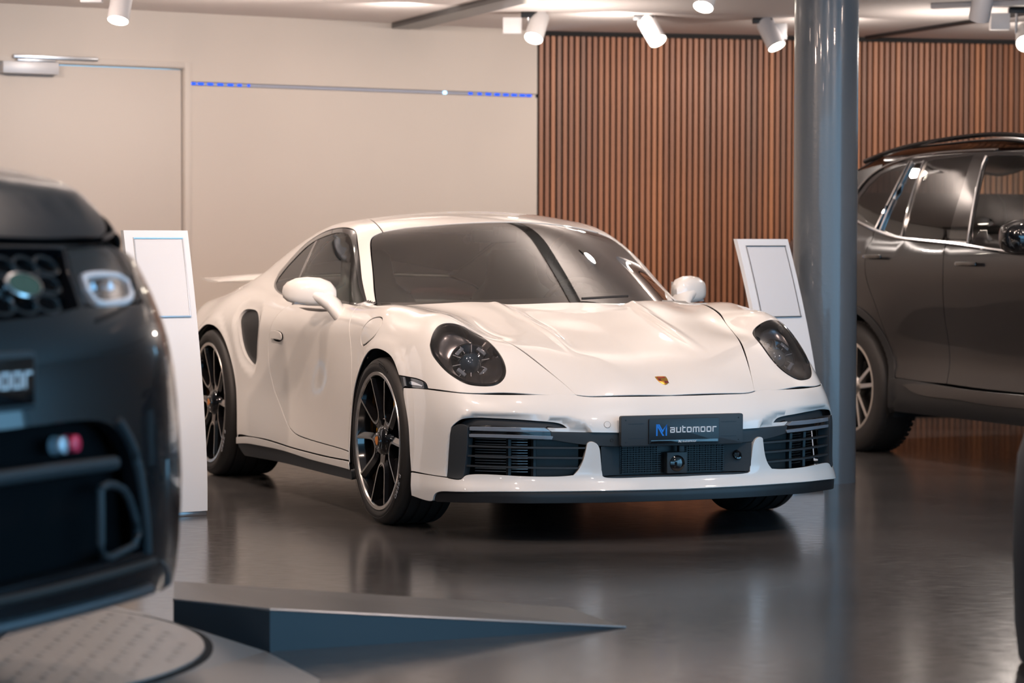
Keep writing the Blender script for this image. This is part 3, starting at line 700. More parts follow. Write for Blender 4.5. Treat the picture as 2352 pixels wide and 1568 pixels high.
# dark structure behind the openings
inn = [[(.905, .5, .50), (.66, .85, .50)], [(.66, .85, .50), (.64, .86, .235)], [(.64, .86, .235), (.95, .4, .235), (.975, 0, .235)]]
inn = [[(.978, 0, .50), (.905, .5, .50)]]+inn
panel('grille_back', M['deep'], car, sF, inn+[[(x, -y, z) for x, y, z in s][::-1] for s in inn[::-1]], [], step=.03, off=-.11, gap=0, mirror=False, side=1, flange=.01)
panel('intake_inlay', M['plastic'], car, sF, [SLOT[1:], TONG, [TONG[-1], (.818, .682, .449), (.73, .789, .447)], [(.73, .789, .447), (.70, .81, .447), SLOT[1]]], step=.014, off=-.036, gap=-.004, flange=.03)
VANE = [[(.652, .849, .246), (.655, .844, .32), (.661, .840, .39), (.667, .835, .44)], [(.667, .835, .44), (.69, .82, .4525), (.713, .803, .4535), (.727, .792, .446)], [(.727, .792, .446), (.726, .792, .387), (.720, .796, .322), (.712, .804, .252)], [(.712, .804, .252), (.708, .811, .244), (.652, .849, .246)]]
panel('intake_vane', M['plastic'], car, sF, VANE, step=.014, off=.0015, gap=.001, flange=.05)
panel('light_bar', M['bar'], car, sF, [[(.730, .789, .447), (.818, .682, .448), (.889, .538, .447)], [(.889, .538, .447), (.895, .524, .439), (.899, .515, .430)], [(.899, .515, .430), (.818, .682, .431), (.731, .789, .432)]], step=.012, off=-.004, gap=.001, flange=.02, label='smoked upper light bar')
panel('light_bar', M['bar'], car, sF, [[(.730, .789, .417), (.833, .66, .417), (.901, .508, .412)], [(.901, .508, .412), (.900, .511, .402)], [(.900, .511, .402), (.833, .659, .406), (.731, .789, .407)]], step=.012, off=-.004, gap=0, flange=.02, label='smoked lower light bar')
panel('lamp_housing', M['gloss'], car, sF, [[(.728, .791, .448), (.82, .682, .448), (.90, .516, .430)], [(.90, .516, .43), (.90, .509, .400)], [(.90, .509, .400), (.83, .66, .403), (.727, .792, .404)]], step=.014, off=-.012, gap=-.002, flange=.03)
st = [STRT[::-1], [STRT[0], (.901, .508, .400)], [(.901, .508, .400), (.915, .462, .392), (.938, .379, .380), (.961, .254, .373), (.976, .1, .371), (.978, 0, .371)]]
panel('grille_strip', M['plastic'], car, sF, st+[[(x, -y, z) for x, y, z in s][::-1] for s in st[::-1]], [], step=.014, off=-.010, gap=-.001, mirror=False, side=1, flange=.05)
# outer ducts: cooling fins and three slats per side
def along(pts, off, n=14):
    q = spl(sF.to2(pts), .05); P = sF.pos(q); N = fnorm(f, P); return P+N*off, N
for sd in (-1, 1):
    for a, b in (((.727, .792, .371), (.934, .386, .367)), ((.722, .794, .333), (.930, .396, .328)), ((.717, .797, .294), (.925, .408, .289))):
        P_, N_ = along([a, b], -.006)
        Q_ = P_-N_*.035; t = .0035; rings = []
        for p_, q_ in zip(P_, Q_): rings.append([(p_[0], sd*p_[1], p_[2]-t), (p_[0], sd*p_[1], p_[2]+t), (q_[0], sd*q_[1], q_[2]+t-.004), (q_[0], sd*q_[1], q_[2]-t-.004)])
        MB().loft(rings).build('slat', M['plastic'], car)
    fin = MB()
    for k in range(13):
        z = .268+k*.0105
        P_, N_ = along([(.724, .794, z), (.86, .60, z)], -.075); Q_ = P_-N_*.01
        fin.loft([[(p_[0], sd*p_[1], z), (p_[0], sd*p_[1], z+.0022), (q_[0], sd*q_[1], z+.0022), (q_[0], sd*q_[1], z)] for p_, q_ in zip(P_, Q_)])
    fin.build('radiator_fins', M['steel'], car, kind='stuff')
    for a in ((.822, .672), (.870, .575)):
        P_, N_ = along([(a[0], a[1], .262), (a[0]+.002, a[1], .396)], -.05)
        MB().tube([(p_[0], sd*p_[1], p_[2]) for p_ in P_], .011, 6).build('duct_post', M['black'], car)
    # box behind the duct's inner half
    P_, N_ = along([(.872, .572, .26), (.93, .405, .26)], -.06); R_, _ = along([(.872, .572, .40), (.93, .405, .40)], -.06)
    MB().loft([[(p_[0], sd*p_[1], p_[2]) for p_ in P_], [(p_[0], sd*p_[1], p_[2]) for p_ in R_]], False, False).build('duct_wall', M['black'], car)
# centre duct
bd = MB(); cpos = Vector((.905, 0, 0))
MB().box((.885, -.335, .24), (.890, .335, .40)).build('duct_back', M['black'], car)
for sd in (-1, 1):
    MB().loft([[(.945, sd*.325, .372), (.945, sd*.322, .258)], [(.900, sd*.225, .372), (.900, sd*.222, .258)]], False, False).build('duct_cheek', M['plastic'], car)
    g = MB()
    for k in range(13): g.box((.902, min(sd*.055, sd*.222), .262+k*.0085), (.912, max(sd*.055, sd*.222), .2645+k*.0085))
    for k in range(7): y = sd*(.07+k*.0245); g.box((.900, y-.001, .26), (.910, y+.001, .372))
    g.build('grille_mesh', M['black'], car, kind='stuff')
MB().box((.89, -.31, .247), (.945, .31, .2545)).build('duct_floor', M['black'], car)
MB().box((.90, -.040, .258), (.938, .048, .342)).build('radar_sensor', M['plastic'], car, bevel=.004)
rs = MB().lathe([(.0005, .012), (.014, .012), (.026, .006), (.031, .003), (.032, 0)], 32, Matrix.Translation((.9385, .004, .298)) @ Matrix.Rotation(pi/2, 4, 'Y')).build('sensor_lens', M['gloss'], car, smooth=True)
MB().box((.915, .012, .342), (.94, .034, .368)).build('sensor_bracket', M['plastic'], car, bevel=.002)
T = Matrix.Translation((.922, .272, .322)) @ Matrix.Rotation(pi/2-.4, 4, 'Y')
MB().lathe([(.0005, .004), (.008, .004), (.014, .010), (.019, .008), (.02, 0)], 24, T).build('front_camera', M['gloss'], car, smooth=True)
# number plate holder and dealer plate
pt = D.objects.new('number_plate', None); COL.objects.link(pt); pt.parent = car
pt.matrix_local = Matrix.Translation((.986, .004, .432)) @ Matrix(((0, 0, 1, 0), (1, 0, 0, 0), (0, 1, 0, 0), (0, 0, 0, 1)))
pt['label'] = 'black plate holder with the dealer name'
MB().prism(rring(.525, .118, .008), -.022, 0).build('plate_holder', M['plastic'], pt, bevel=.002)
MB().prism([(x+.004, y-.003) for x, y in rring(.302, .098, .005)], 0, .007).build('dealer_frame', M['plateg'], pt, bevel=.0015)
MB().prism([(x+.004, y-.043) for x, y in rring(.29, .014, .003)], .007, .0095).build('frame_strip', M['gloss'], pt, bevel=.0008)
ln = MB()
for sx in (-1, 1):
    for yy in (-.028, .028): ln.box((sx*.232 if sx > 0 else -.232-.0, yy-.0008, 0), (sx*.232+(-.065 if sx > 0 else .065), yy+.0008, .0012)) if False else ln.box((min(sx*.232, sx*.167), yy-.0008, 0), (max(sx*.232, sx*.167), yy+.0008, .0012))
ln.build('embossed_lines', M['black'], pt)
LET = dict(a=[[(0, 1), (1, 1), (1, 0)], [(1, 0), (0, 0), (0, .55), (1, .55)]], u=[[(0, 1), (0, 0), (1, 0), (1, 1)]], t=[[(0, 1.28), (0, 0), (.62, 0)], [(0, 1), (.62, 1)]],
           o=[[(0, 0), (0, 1), (1, 1), (1, 0), (0, 0)]], m=[[(0, 0), (0, 1), (1.45, 1), (1.45, 0)], [(.725, 1), (.725, 0)]], r=[[(0, 0), (0, 1), (.8, 1)]])
def strokes(mb, lines, t, ox, oy, sx, sy, z0, z1):
    for L in lines:
        for (a, b), (c, d) in zip(L[:-1], L[1:]):
            x0, x1 = sorted((ox+a*sx, ox+c*sx)); y0, y1 = sorted((oy+b*sy, oy+d*sy)); mb.box((x0-t/2, y0-t/2, z0), (x1+t/2, y1+t/2, z1))
def word(txt, x, y, sx, sy, t, z0, z1, gap):
    for ch in txt:
        mb = MB(); L = LET[ch]; strokes(mb, L, t, x+t/2, y+t/2, sx, sy-t, z0, z1)
        mb.build('letter', M['white'], pt); x += max(max(p_[0] for p_ in l) for l in L)*sx+t+gap
word('automoor', -.0575, -.0095, .0165, .0215, .0042, .007, .0082, .0052)
word('automoor', -.0055, -.0468, .0052, .0062, .0011, .0095, .0100, .0017)
def logo(x, y, w, h, m, z0, z1):
    a = w*.12; P_ = lambda l: [(x+q[0]*w, y+q[1]*h) for q in l]
    for poly in ([(0, 0), (0, 1), (.13, .88), (.13, 0)], [(0, 1), (.13, 1.0), (.74, 0), (.58, 0), (.06, .86)], [(.16, 1.0), (.30, 1.0), (.60, .50), (.53, .38)], [(.53, .38), (.60, .50), (1, 1.0), (1, .78), (.87, .62), (.87, .80), (.60, .27)], [(.87, 0), (.87, .82), (1, 1.0), (1, 0)]):
        MB().prism(P_(poly), z0, z1).build('logo_stroke', m, pt)
logo(-.1175, -.0205, .0465, .045, M['logo'], .007, .0082)
logo(-.0215, -.0482, .011, .0095, M['white'], .0095, .0100)
for sx in (-1, 1):
    for yy in (-.043, .043): MB().lathe([(.0005, .0015), (.0028, .0012), (.003, 0)], 10, Matrix.Translation((sx*.243, yy, 0))).build('screw', M['black'], pt)
# tow-hook cover and parking sensors: fine rings
for y, z, r, m in ((-.301, .457, .0125, 'paint'), (-.281, .395, .0055, 'plastic'), (.278, .395, .0055, 'plastic')):
    P_ = sF.pos(sF.to2([(.95, y, z)])); 
    off_ = 0 if m == 'paint' else -.010
    N_ = Vector(fnorm(f, P_)[0]); c = Vector(P_[0])+N_*off_
    q = N_.to_track_quat('Z', 'Y').to_matrix().to_4x4()
    MB().lathe([(.0005, .0010), (r-.0006, .0010), (r, -.0006)], 32, Matrix.Translation(c) @ q).build('tow_hook_cover' if m == 'paint' else 'parking_sensor', M[m], car, smooth=True)
    MB().lathe([(r, .0004), (r+.0008, .0004)], 32, Matrix.Translation(c) @ q).build('gap_ring', M['deep'], car)
# bonnet
WB = [(-.47, .742, .885), (-.40, .69, .89), (-.345, .62, .893), (-.27, .492, .901), (-.193, .337, .905), (-.13, .15, .906), (-.115, 0, .906)]
hd = [HEDGE[::-1], HOOD[::-1], [HOOD[0], (-.455, .742, .885), WB[1]], WB[1:]]
def hooddisp(q, P): return np.zeros(len(q))
panel('bonnet', M['paint'], car, sT, hd+[[(x, -y, z) for x, y, z in s][::-1] for s in hd[::-1]], [], step=.02, bstep=.012, mirror=False, side=1)
# windscreen, roof
WS = [(-.60, .712, .90), (-.678, .692, .947), (-.771, .666, 1.014), (-.864, .641, 1.081), (-.957, .614, 1.143)]
WS2 = [(-.957, .614, 1.143), (-1.006, .592, 1.174), (-1.026, .566, 1.192), (-1.030, .531, 1.205)]
WT = [(-1.030, .531, 1.205), (-1.000, .442, 1.220), (-.952, .351, 1.229), (-.902, .24, 1.235), (-.865, .12, 1.241), (-.852, 0, 1.242)]
fg = lambda P: smax((P[:, 2]-(R0(P[:, 0])-RC(P[:, 0])*P[:, 1]**2))*.9, np.sqrt(P[:, 1]**2+1e-6)-Gs(P[:, 0], P[:, 2]), .05)
sTg = Space('T', fg)
wb2 = [(-.09, 0, .89), (-.16, .32, .89), (-.30, .54, .88), (-.42, .68, .87), (-.52, .735, .86)]
wsp = [WT[::-1], WS2[::-1], WS[::-1], [WS[0], (-.52, .728, .86)], wb2[::-1]]
panel('windscreen', M['glass'], car, sTg, wsp+[[(x, -y, z) for x, y, z in s][::-1] for s in wsp[::-1]], [], step=.03, gap=.003, off=-.003, mirror=False, side=1, flange=.004)
# black sealing edge just inside the glass outline
RG = [(-1.030, .531, 1.205), (-1.106, .522, 1.226), (-1.205, .510, 1.248), (-1.338, .49, 1.263), (-1.6, .46, 1.265), (-1.92, .44, 1.2)]
rt = [WT[::-1], RG, [RG[-1], (-1.97, .25, 1.2), (-1.985, 0, 1.2)]]
panel('roof', M['paint'], car, sT, rt+[[(x, -y, z) for x, y, z in s][::-1] for s in rt[::-1]], [], step=.03, bstep=.014, mirror=False, side=1)
RWS = [(-1.92, .44, 1.2), (-2.2, .44, 1.1), (-2.5, .42, 1.0), (-2.68, .40, .98)]
rw = [[(-1.985, 0, 1.2), (-1.97, .25, 1.2), (-1.92, .44, 1.2)], RWS, [RWS[-1], (-2.73, .2, .95), (-2.74, 0, .95)]]
panel('rear_window', M['sglass'], car, sT, rw+[[(x, -y, z) for x, y, z in s][::-1] for s in rw[::-1]], [], step=.04, off=-.003, mirror=False, side=1)
DK = [(-2.68, .40, .98), (-2.8, .60, .95), (-3.0, .70, .9), (-3.25, .72, .85)]
dk = [[(-2.74, 0, .95), (-2.73, .2, .95), RWS[-1]], DK, [DK[-1], (-3.42, .4, .8), (-3.46, 0, .8)]]
panel('engine_lid', M['paint'], car, sT, dk+[[(x, -y, z) for x, y, z in s][::-1] for s in dk[::-1]], [], step=.04, mirror=False, side=1)
# side frame: A pillar, cant rail, rear quarter, sill
DOORR = [(-1.545, .85, .885), (-1.60, .88, .79), (-1.627, .883, .728), (-1.646, .884, .67), (-1.646, .883, .608), (-1.635, .881, .559), (-1.606, .879, .511), (-1.57, .878, .467), (-1.506, .877, .419), (-1.44, .879, .377), (-1.367, .883, .337), (-1.296, .887, .308)]
DOORB = [(-1.296, .887, .308), (-1.208, .889, .290), (-1.091, .891, .281), (-.953, .892, .277), (-.724, .896, .272), (-.50, .905, .265), (-.395, .90, .262)]
WINB = [(-.560, .783, .883), (-.705, .783, .8845), (-.874, .788, .889), (-1.15, .792, .892), (-1.50, .785, .892)]
WINB2 = [(-1.50, .785, .892), (-1.70, .778, .897), (-1.88, .764, .915), (-2.00, .746, .942), (-2.045, .735, .960)]
WINR = [(-2.045, .735, .960), (-2.066, .722, .977), (-2.068, .706, 1.002)]
WINT = [(-2.068, .706, 1.002), (-1.965, .673, 1.076), (-1.865, .647, 1.134), (-1.737, .632, 1.175), (-1.594, .623, 1.204), (-1.439, .619, 1.219), (-1.32, .615, 1.222), (-1.225, .615, 1.216)]
WINF = [(-1.225, .615, 1.216), (-1.17, .619, 1.207), (-1.105, .632, 1.184), (-1.016, .655, 1.140), (-.896, .687, 1.071), (-.797, .712, .998), (-.66, .752, .93), (-.560, .783, .883)]
sb = snapy(f, [(-.390, .225), (-.70, .223), (-1.0, .223), (-1.3, .227), (-1.6, .238), (-1.8, .238), (-1.935, .228)]).tolist()
INTK = [(-2.013, .88, .84), (-1.937, .877, .837), (-1.872, .881, .822), (-1.815, .894, .785), (-1.800, .90, .748), (-1.809, .903, .669), (-1.817, .904, .600), (-1.835, .908, .576), (-1.894, .915, .587), (-1.964, .922, .626), (-2.02, .925, .688), (-2.063, .921, .756), (-2.094, .906, .803), (-2.08, .891, .829), (-2.013, .88, .84)]
rq_end = snapy(f, [(-3.02, .32), (-3.08, .50), (-3.12, .62), (-3.13, .72)]).tolist()
quart = [[(-.60, .765, .887), (-.602, .714, .895)], WS, WS2, RG, RWS, DK, [DK[-1], (-3.22, .76, .80), rq_end[-1]], rq_end[::-1], [rq_end[0]]+[ar[-1]], ar[::-1], [ar[0]]+sb[::-1][0:], [sb[0], dfr[0]], DOORB[::-1], DOORR[::-1], [DOORR[0], (-1.50, .80, .889), WINB2[0]], WINB2, WINR, WINT, WINF, [WINF[-1], (-.60, .765, .887)]]
IK = spl(sS.to2(INTK), .008)
def qdisp(q, P):
    d = polydist(q, IK); out = ~inpoly(q, IK)
    dent = -.016*(1-sst(d/.035))
    # scoop trough running forward from the intake along the door
    return np.where(d < .035, dent, 0)
def dimple(q, P):
    x, z = P[:, 0], P[:, 2]
    return -.020*np.exp(-((x+1.80)/.10)**2-((z-.70)/.13)**2)
def qd(q, P):
    d = polydist(q, IK); return -.014*(1-sst(d/.05))+0*dimple(q, P)
panel('rear_quarter', M['paint'], car, sS, quart, [[INTK]], step=.017, bstep=.010, disp=qd, hflange=.03)
INI = [(-1.989, .887, .827), (-1.94, .885, .825), (-1.882, .889, .809), (-1.838, .899, .773), (-1.830, .905, .721), (-1.837, .907, .642), (-1.843, .908, .604), (-1.862, .910, .596), (-1.895, .914, .603), (-1.944, .919, .640), (-1.990, .922, .690), (-2.029, .918, .757), (-2.060, .906, .799), (-2.045, .893, .822), (-1.989, .887, .827)]
panel('air_intake', M['black'], car, sS, [INTK], step=.02, off=-.028, gap=-.01)
# door
HND = [(-1.603, .881, .744), (-1.547, .876, .748), (-1.491, .872, .744), (-1.458, .869, .728), (-1.462, .869, .706), (-1.522, .873, .704), (-1.591, .879, .707), (-1.603, .881, .726), (-1.603, .881, .744)]
doors = panel('door', M['paint'], car, sS, [dfr, [dfr[-1], WINB[0]], WINB, [WINB[-1], DOORR[0]], DOORR, DOORB], [], step=.02, bstep=.012)
for d_ in doors:
    sd = -1 if d_ is doors[0] else 1
    hh = panel('handle', M['paint'], d_, sS, [HND], step=.012, off=.010, gap=.003, flange=.010, side=sd, mirror=False)
    panel('handle_shade', M['deep'], d_, sS, [[(-1.585, .88, .7065), (-1.525, .874, .7035), (-1.475, .87, .7055), (-1.49, .87, .698), (-1.53, .873, .694), (-1.57, .877, .699), (-1.585, .88, .7065)]], step=.01, off=.0006, gap=0, flange=.001, side=sd, mirror=False)  # black patch lying on the door, painted shade under the handle
# sill skirt and dark blade
sk0 = snapy(f, [(-.392, .222), (-.70, .220), (-1.0, .220), (-1.3, .224), (-1.6, .235), (-1.8, .235), (-1.938, .224)]).tolist()
sk1 = snapy(f, [(-.392, .19), (-.70, .192), (-1.0, .194), (-1.3, .202), (-1.6, .204), (-1.8, .203), (-1.944, .192)]).tolist()
panel('sill', M['paint'], car, sS, [sk0, [sk0[-1], sk1[-1]], sk1[::-1], [sk1[0], sk0[0]]], step=.016, gap=.001, off=.004, flange=.02)
sk2 = snapy(f, [(-.40, .150), (-.70, .148), (-1.0, .147), (-1.3, .147), (-1.6, .145), (-1.8, .143), (-1.86, .142)]).tolist()
panel('sill_blade', M['plastic'], car, sS, [sk1, [sk1[-1], (-1.90, .948, .16), sk2[-1]], sk2[::-1], [sk2[0], sk1[0]]], step=.02, gap=-.001, off=-.004, flange=.08)
# side windows with black surround
GI = [(-2.02, .715, .985), (-1.965, .690, 1.035), (-1.906, .675, 1.072), (-1.815, .648, 1.122), (-1.686, .634, 1.162), (-1.532, .625, 1.186), (-1.383, .622, 1.200), (-1.262, .621, 1.200), (-1.19, .627, 1.188), (-1.10, .643, 1.158), (-.99, .67, 1.105), (-.87, .70, 1.035), (-.77, .725, .965), (-.67, .755, .910)]
GB = [(-.67, .755, .910), (-.66, .76, .900), (-.90, .78, .902), (-1.20, .78, .905), (-1.50, .775, .906)]
GBr = [(-1.50, .775, .906), (-1.70, .768, .910), (-1.88, .755, .925), (-1.98, .738, .948), (-2.02, .725, .965), (-2.02, .715, .985)]
panel('window_surround', M['gloss'], car, sG, [WINB, WINB2, WINR, WINT, WINF], [[GI, GB, GBr]], step=.03, bstep=.014, off=-.002, gap=.001, flange=.006)
Bp = [(-1.60, .78, .907), (-1.66, .65, 1.166)]
panel('side_window', M['sglass'], car, sG, [[(-.67, .755, .910), (-.66, .76, .900), (-.90, .78, .902), (-1.20, .78, .905), (-1.585, .775, .907)], [(-1.585, .775, .907), (-1.645, .64, 1.166)], [(-1.645, .64, 1.166)]+GI[5:]], step=.04, gap=-.002, off=-.005, flange=.003)
panel('quarter_window', M['sglass'], car, sG, [[(-1.615, .775, .908), (-1.70, .768, .910), (-1.88, .755, .925), (-1.98, .738, .948), (-2.02, .725, .965), (-2.02, .715, .985)], GI[:5], [GI[4], (-1.675, .64, 1.158)], [(-1.675, .64, 1.158), (-1.615, .775, .908)]], step=.04, gap=-.001, off=-.005, flange=.003)
panel('window_divider', M['gloss'], car, sG, [[(-1.585, .775, .905), (-1.645, .64, 1.168)], [(-1.645, .64, 1.168), (-1.678, .64, 1.160)], [(-1.678, .64, 1.160), (-1.615, .775, .906)], [(-1.615, .775, .906), (-1.585, .775, .905)]], step=.03, gap=0, off=-.004, flange=.01)
# rear bumper and tail
sB = Space('B', f, px=-2.75)
rb = [[(-3.40, 0, .74), (-3.30, .55, .74), (-3.13, .85, .72)], [(q[0], q[1], q[2]) for q in rq_end[::-1]], [rq_end[0], (-3.25, .6, .25), (-3.40, 0, .25)]]
panel('rear_bumper', M['paint'], car, sB, rb+[[(x, -y, z) for x, y, z in s][::-1] for s in rb[::-1]], [], step=.05, mirror=False, side=1)
rl = [[(-3.45, 0, .80), (-3.3, .6, .80), (-3.2, .78, .80)], [(-3.2, .78, .80), (-3.15, .82, .745)], [(-3.15, .82, .745), (-3.3, .55, .745), (-3.45, 0, .745)]]
panel('tail_light_band', M['red'], car, sB, rl+[[(x, -y, z) for x, y, z in s][::-1] for s in rl[::-1]], [], step=.05, mirror=False, side=1, gap=0)
# rear wing
wg = []
for y in np.linspace(-.74, .74, 25):
    k = abs(y)/.74; c0 = -3.02-.10*(1-k); c1 = -3.36-.06*(1-k*k); zc = .948+.02*(1-k*k); th = .018*(1-k**6)+.004
    wg.append([(c0, y, zc), (c0-.03, y, zc+th*.8), ((c0+c1)/2, y, zc+th+.006), (c1, y, zc+.016), (c1, y, zc+.010), ((c0+c1)/2, y, zc-th*.6), (c0-.03, y, zc-th*.8)])
MB().loft(wg).build('rear_wing', M['paint'], car, smooth=True)
for sd in (-1, 1): MB().box((-3.28, sd*.36-.015, .84), (-3.18, sd*.36+.015, .955)).build('wing_strut', M['black'], car)
# bonnet crest
cr = D.objects.new('bonnet_crest', None); COL.objects.link(cr); cr.parent = car
P_ = sT.pos(np.array([[.810, 0.]])); N_ = Vector(fnorm(f, P_)[0]); up_ = Vector((-1, 0, 0)); up_ = (up_-N_*up_.dot(N_)).normalized(); rt_ = up_.cross(N_)
cr.matrix_local = Matrix(((rt_.x, up_.x, N_.x, P_[0][0]), (rt_.y, up_.y, N_.y, P_[0][1]), (rt_.z, up_.z, N_.z, P_[0][2]), (0, 0, 0, 1)))
cr['label'] = 'gold, red and black shield crest'
def shield(w, h):
    return [(-w/2, h/2*.86), (-w*.25, h/2*.98), (0, h/2), (w*.25, h/2*.98), (w/2, h/2*.86), (w*.49, .1*h), (w*.40, -.18*h), (w*.22, -.40*h), (0, -h/2), (-w*.22, -.40*h), (-w*.40, -.18*h), (-w*.49, .1*h)]
MB().prism(shield(.048, .062), -.001, .0022).build('shield', M['gold'], cr, bevel=.0006)
for x0, x1, y0, y1 in ((-.019, -.002, -.004, .012), (.002, .019, -.020, -.006)):
    for k in range(3):
        a = x0+(x1-x0)*(k*2)/6; MB().box((a, y0, .0022), (a+(x1-x0)/6, y1, .0027)).build('stripe', M['red'], cr)
        MB().box((a+(x1-x0)/6, y0, .0022), (a+(x1-x0)/3, y1, .0026)).build('stripe', M['black'], cr)
MB().prism([(x, y+.001) for x, y in shield(.014, .018)], .0022, .0032).build('inner_shield', M['gold'], cr)
MB().box((-.017, .017, .0022), (.017, .024, .0027)).build('header_band', M['red'], cr)
# headlights
for sd in (-1, 1):
    hl = D.objects.new('headlight', None); COL.objects.link(hl); hl.parent = car
    panel('bezel', M['gloss'], hl, sS, [HEAD], [[[tuple(np.array((.52, .70, .715))+(np.array(q)-np.array((.52, .70, .715)))*.90) for q in HEAD]]], step=.014, off=.000, gap=.0015, flange=.03, side=sd, mirror=False)
    panel('lens', M['lens'], hl, sS, [HEAD], step=.014, gap=.004, off=.0022, flange=.003, side=sd, mirror=False)
    ctr = np.array((.52, .70, .715)); P_ = sS.pos(sS.to2([tuple(ctr)])); n_ = fnorm(f, P_, .03)[0]*[1, sd, 1]; c = Vector(P_[0]*[1, sd, 1]); n_ = Vector(n_)
    look = (n_+Vector((.9, 0, 0))).normalized()
    # bowl following the outline
    hp = sS.pos(spl(sS.to2(HEAD), .02)[:-1]); rings = []
    for k, dpt in ((.97, .006), (.90, .03), (.74, .055), (.5, .075), (.05, .08)):
        rings.append([tuple(c+(Vector(q*[1, sd, 1])-c)*k-look*dpt) for q in hp])
    MB().loft(rings, True, False).build('reflector_bowl', M['bowl'], hl, smooth=True)
    q = look.to_track_quat('Z', 'X').to_matrix().to_4x4(); T = Matrix.Translation(c-look*.050) @ q @ Matrix.Scale(1.32, 4)
    MB().lathe([(.0005, .018), (.016, .016), (.026, .009), (.031, 0), (.034, -.01)], 32, T).build('projector_lens', mat('projector_glass', (.05, .09, .13), .05, .3, coat=1), hl, smooth=True)
    MB().lathe([(.0335, -.012), (.060, -.004), (.060, -.014)], 48, T).build('module_disc', M['gloss'], hl, smooth=True)
    MB().lathe([(.060, -.004), (.063, .003), (.066, -.004), (.066, -.016), (.060, -.016)], 48, T, loop=True).build('projector_ring', M['steel'], hl, smooth=True)
    for k in range(4):
        a = pi/4+k*pi/2; MB().box((-.016, -.006, -.01), (.016, .006, .008), T @ Matrix.Rotation(a, 4, 'Z') @ Matrix.Translation((0, .048, .000))).build('led_module', M['bar'], hl, bevel=.003)
    for k in range(10):
        a = 2*pi*k/10+.2; MB().box((-.001, .034, -.004), (.001, .060, .002), T @ Matrix.Rotation(a, 4, 'Z')).build('reflector_rib', M['steel'], hl)
# door mirrors
for sd in (-1, 1):
    mr = D.objects.new('door_mirror', None); COL.objects.link(mr); mr.parent = car
    rings = []
    # shell: sections from the inner end to the tip
    for t, (y, cx, cz, hx, hz) in enumerate([(.820, -.835, .925, .012, .012), (.826, -.84, .928, .040, .034), (.845, -.85, .932, .060, .052), (.885, -.862, .936, .070, .062), (.935, -.885, .938, .070, .063), (.980, -.905, .938, .062, .057), (1.012, -.922, .936, .046, .043), (1.027, -.932, .935, .027, .026), (1.032, -.935, .935, .006, .006)]):
        r = []
        for k in range(28):
            a = 2*pi*k/28; ca, sa = cos(a), sin(a); e = .75
            xx = cx+hx*math.copysign(abs(ca)**e, ca)*(1 if ca > 0 else .62); zz = cz+hz*math.copysign(abs(sa)**e, sa)*(1.05 if sa > 0 else .95)-.12*(xx-cx)*(1 if ca > 0 else 0)
            r.append((xx, sd*y, zz))
        rings.append(r)
    MB().loft(rings).build('mirror_shell', M['paint'], mr, smooth=True)
    MB().loft([[(-.800+.0-.02*k, sd*(.86+.035*k), .920-.003*k+dz) for dz in (-.0035, .0035)]+[(-.835-.02*k, sd*(.86+.035*k), .920+dz) for dz in (.0035, -.0035)] for k in range(5)]).build('mirror_groove', M['silver'] if False else M['paint'], mr, smooth=True)
    MB().loft([[(-.80-.017*k, sd*(.865+.033*k), .893-.0*k), (-.84-.017*k, sd*(.865+.033*k), .886), (-.84-.017*k, sd*(.865+.033*k), .880), (-.80-.017*k, sd*(.865+.033*k), .884)] for k in range(5)]).build('mirror_indicator', M['bar'], mr, smooth=True)
    arm = []
    for (x, y, z, a, b) in [(-.765, .795, .822, .050, .024), (-.770, .812, .832, .052, .036), (-.785, .830, .862, .050, .040), (-.805, .852, .892, .046, .036), (-.83, .88, .915, .045, .034), (-.85, .91, .930, .040, .03)]:
        arm.append([(x+a*cos(t_)*1.0, sd*(y+.75*b*cos(t_+.6)), z+b*sin(t_)) for t_ in [2*pi*k/16 for k in range(16)]])
    MB().loft(arm).build('mirror_arm', M['paint'], mr, smooth=True)
    MB().loft([[(-.925+.02*0, sd*(.855), .90), (-.925, sd*.855, .975)], [(-.965, sd*1.01, .905), (-.965, sd*1.01, .97)]], False, False).build('mirror_glass', M['chrome'], mr)
# ------------------------------------------------------------------ wheels
def lettering(txt, R, w, a0, size, m, parent, name, sgn, tilt=0):
    """raised letters round the sidewall; wheel axis local z, outward +z"""
    cu = D.curves.new('t', 'FONT'); cu.size = size; cu.extrude = .0012; cu.align_x = 'CENTER'
    x = a0
    dg = None
    tot = MB()
    for ch in txt:
        if ch == ' ': x -= sgn*size*.45/R; continue
        cu.body = ch; o = D.objects.new('t', cu); COL.objects.link(o); bpy.context.view_layer.update()
        me = o.to_mesh(); n = len(tot.v)
        T = Matrix.Rotation(x, 4, 'Z') @ Matrix.Translation((R, 0, w)) @ Matrix.Rotation(-pi/2, 4, 'Z') @ Matrix.Diagonal((1.15, 1, 1, 1))
        tot.add([v.co for v in me.vertices], [tuple(p.vertices) for p in me.polygons], T)
        o.to_mesh_clear(); D.objects.remove(o); x -= sgn*size*.82/R
    D.curves.remove(cu)
    return tot.build(name, m, parent)
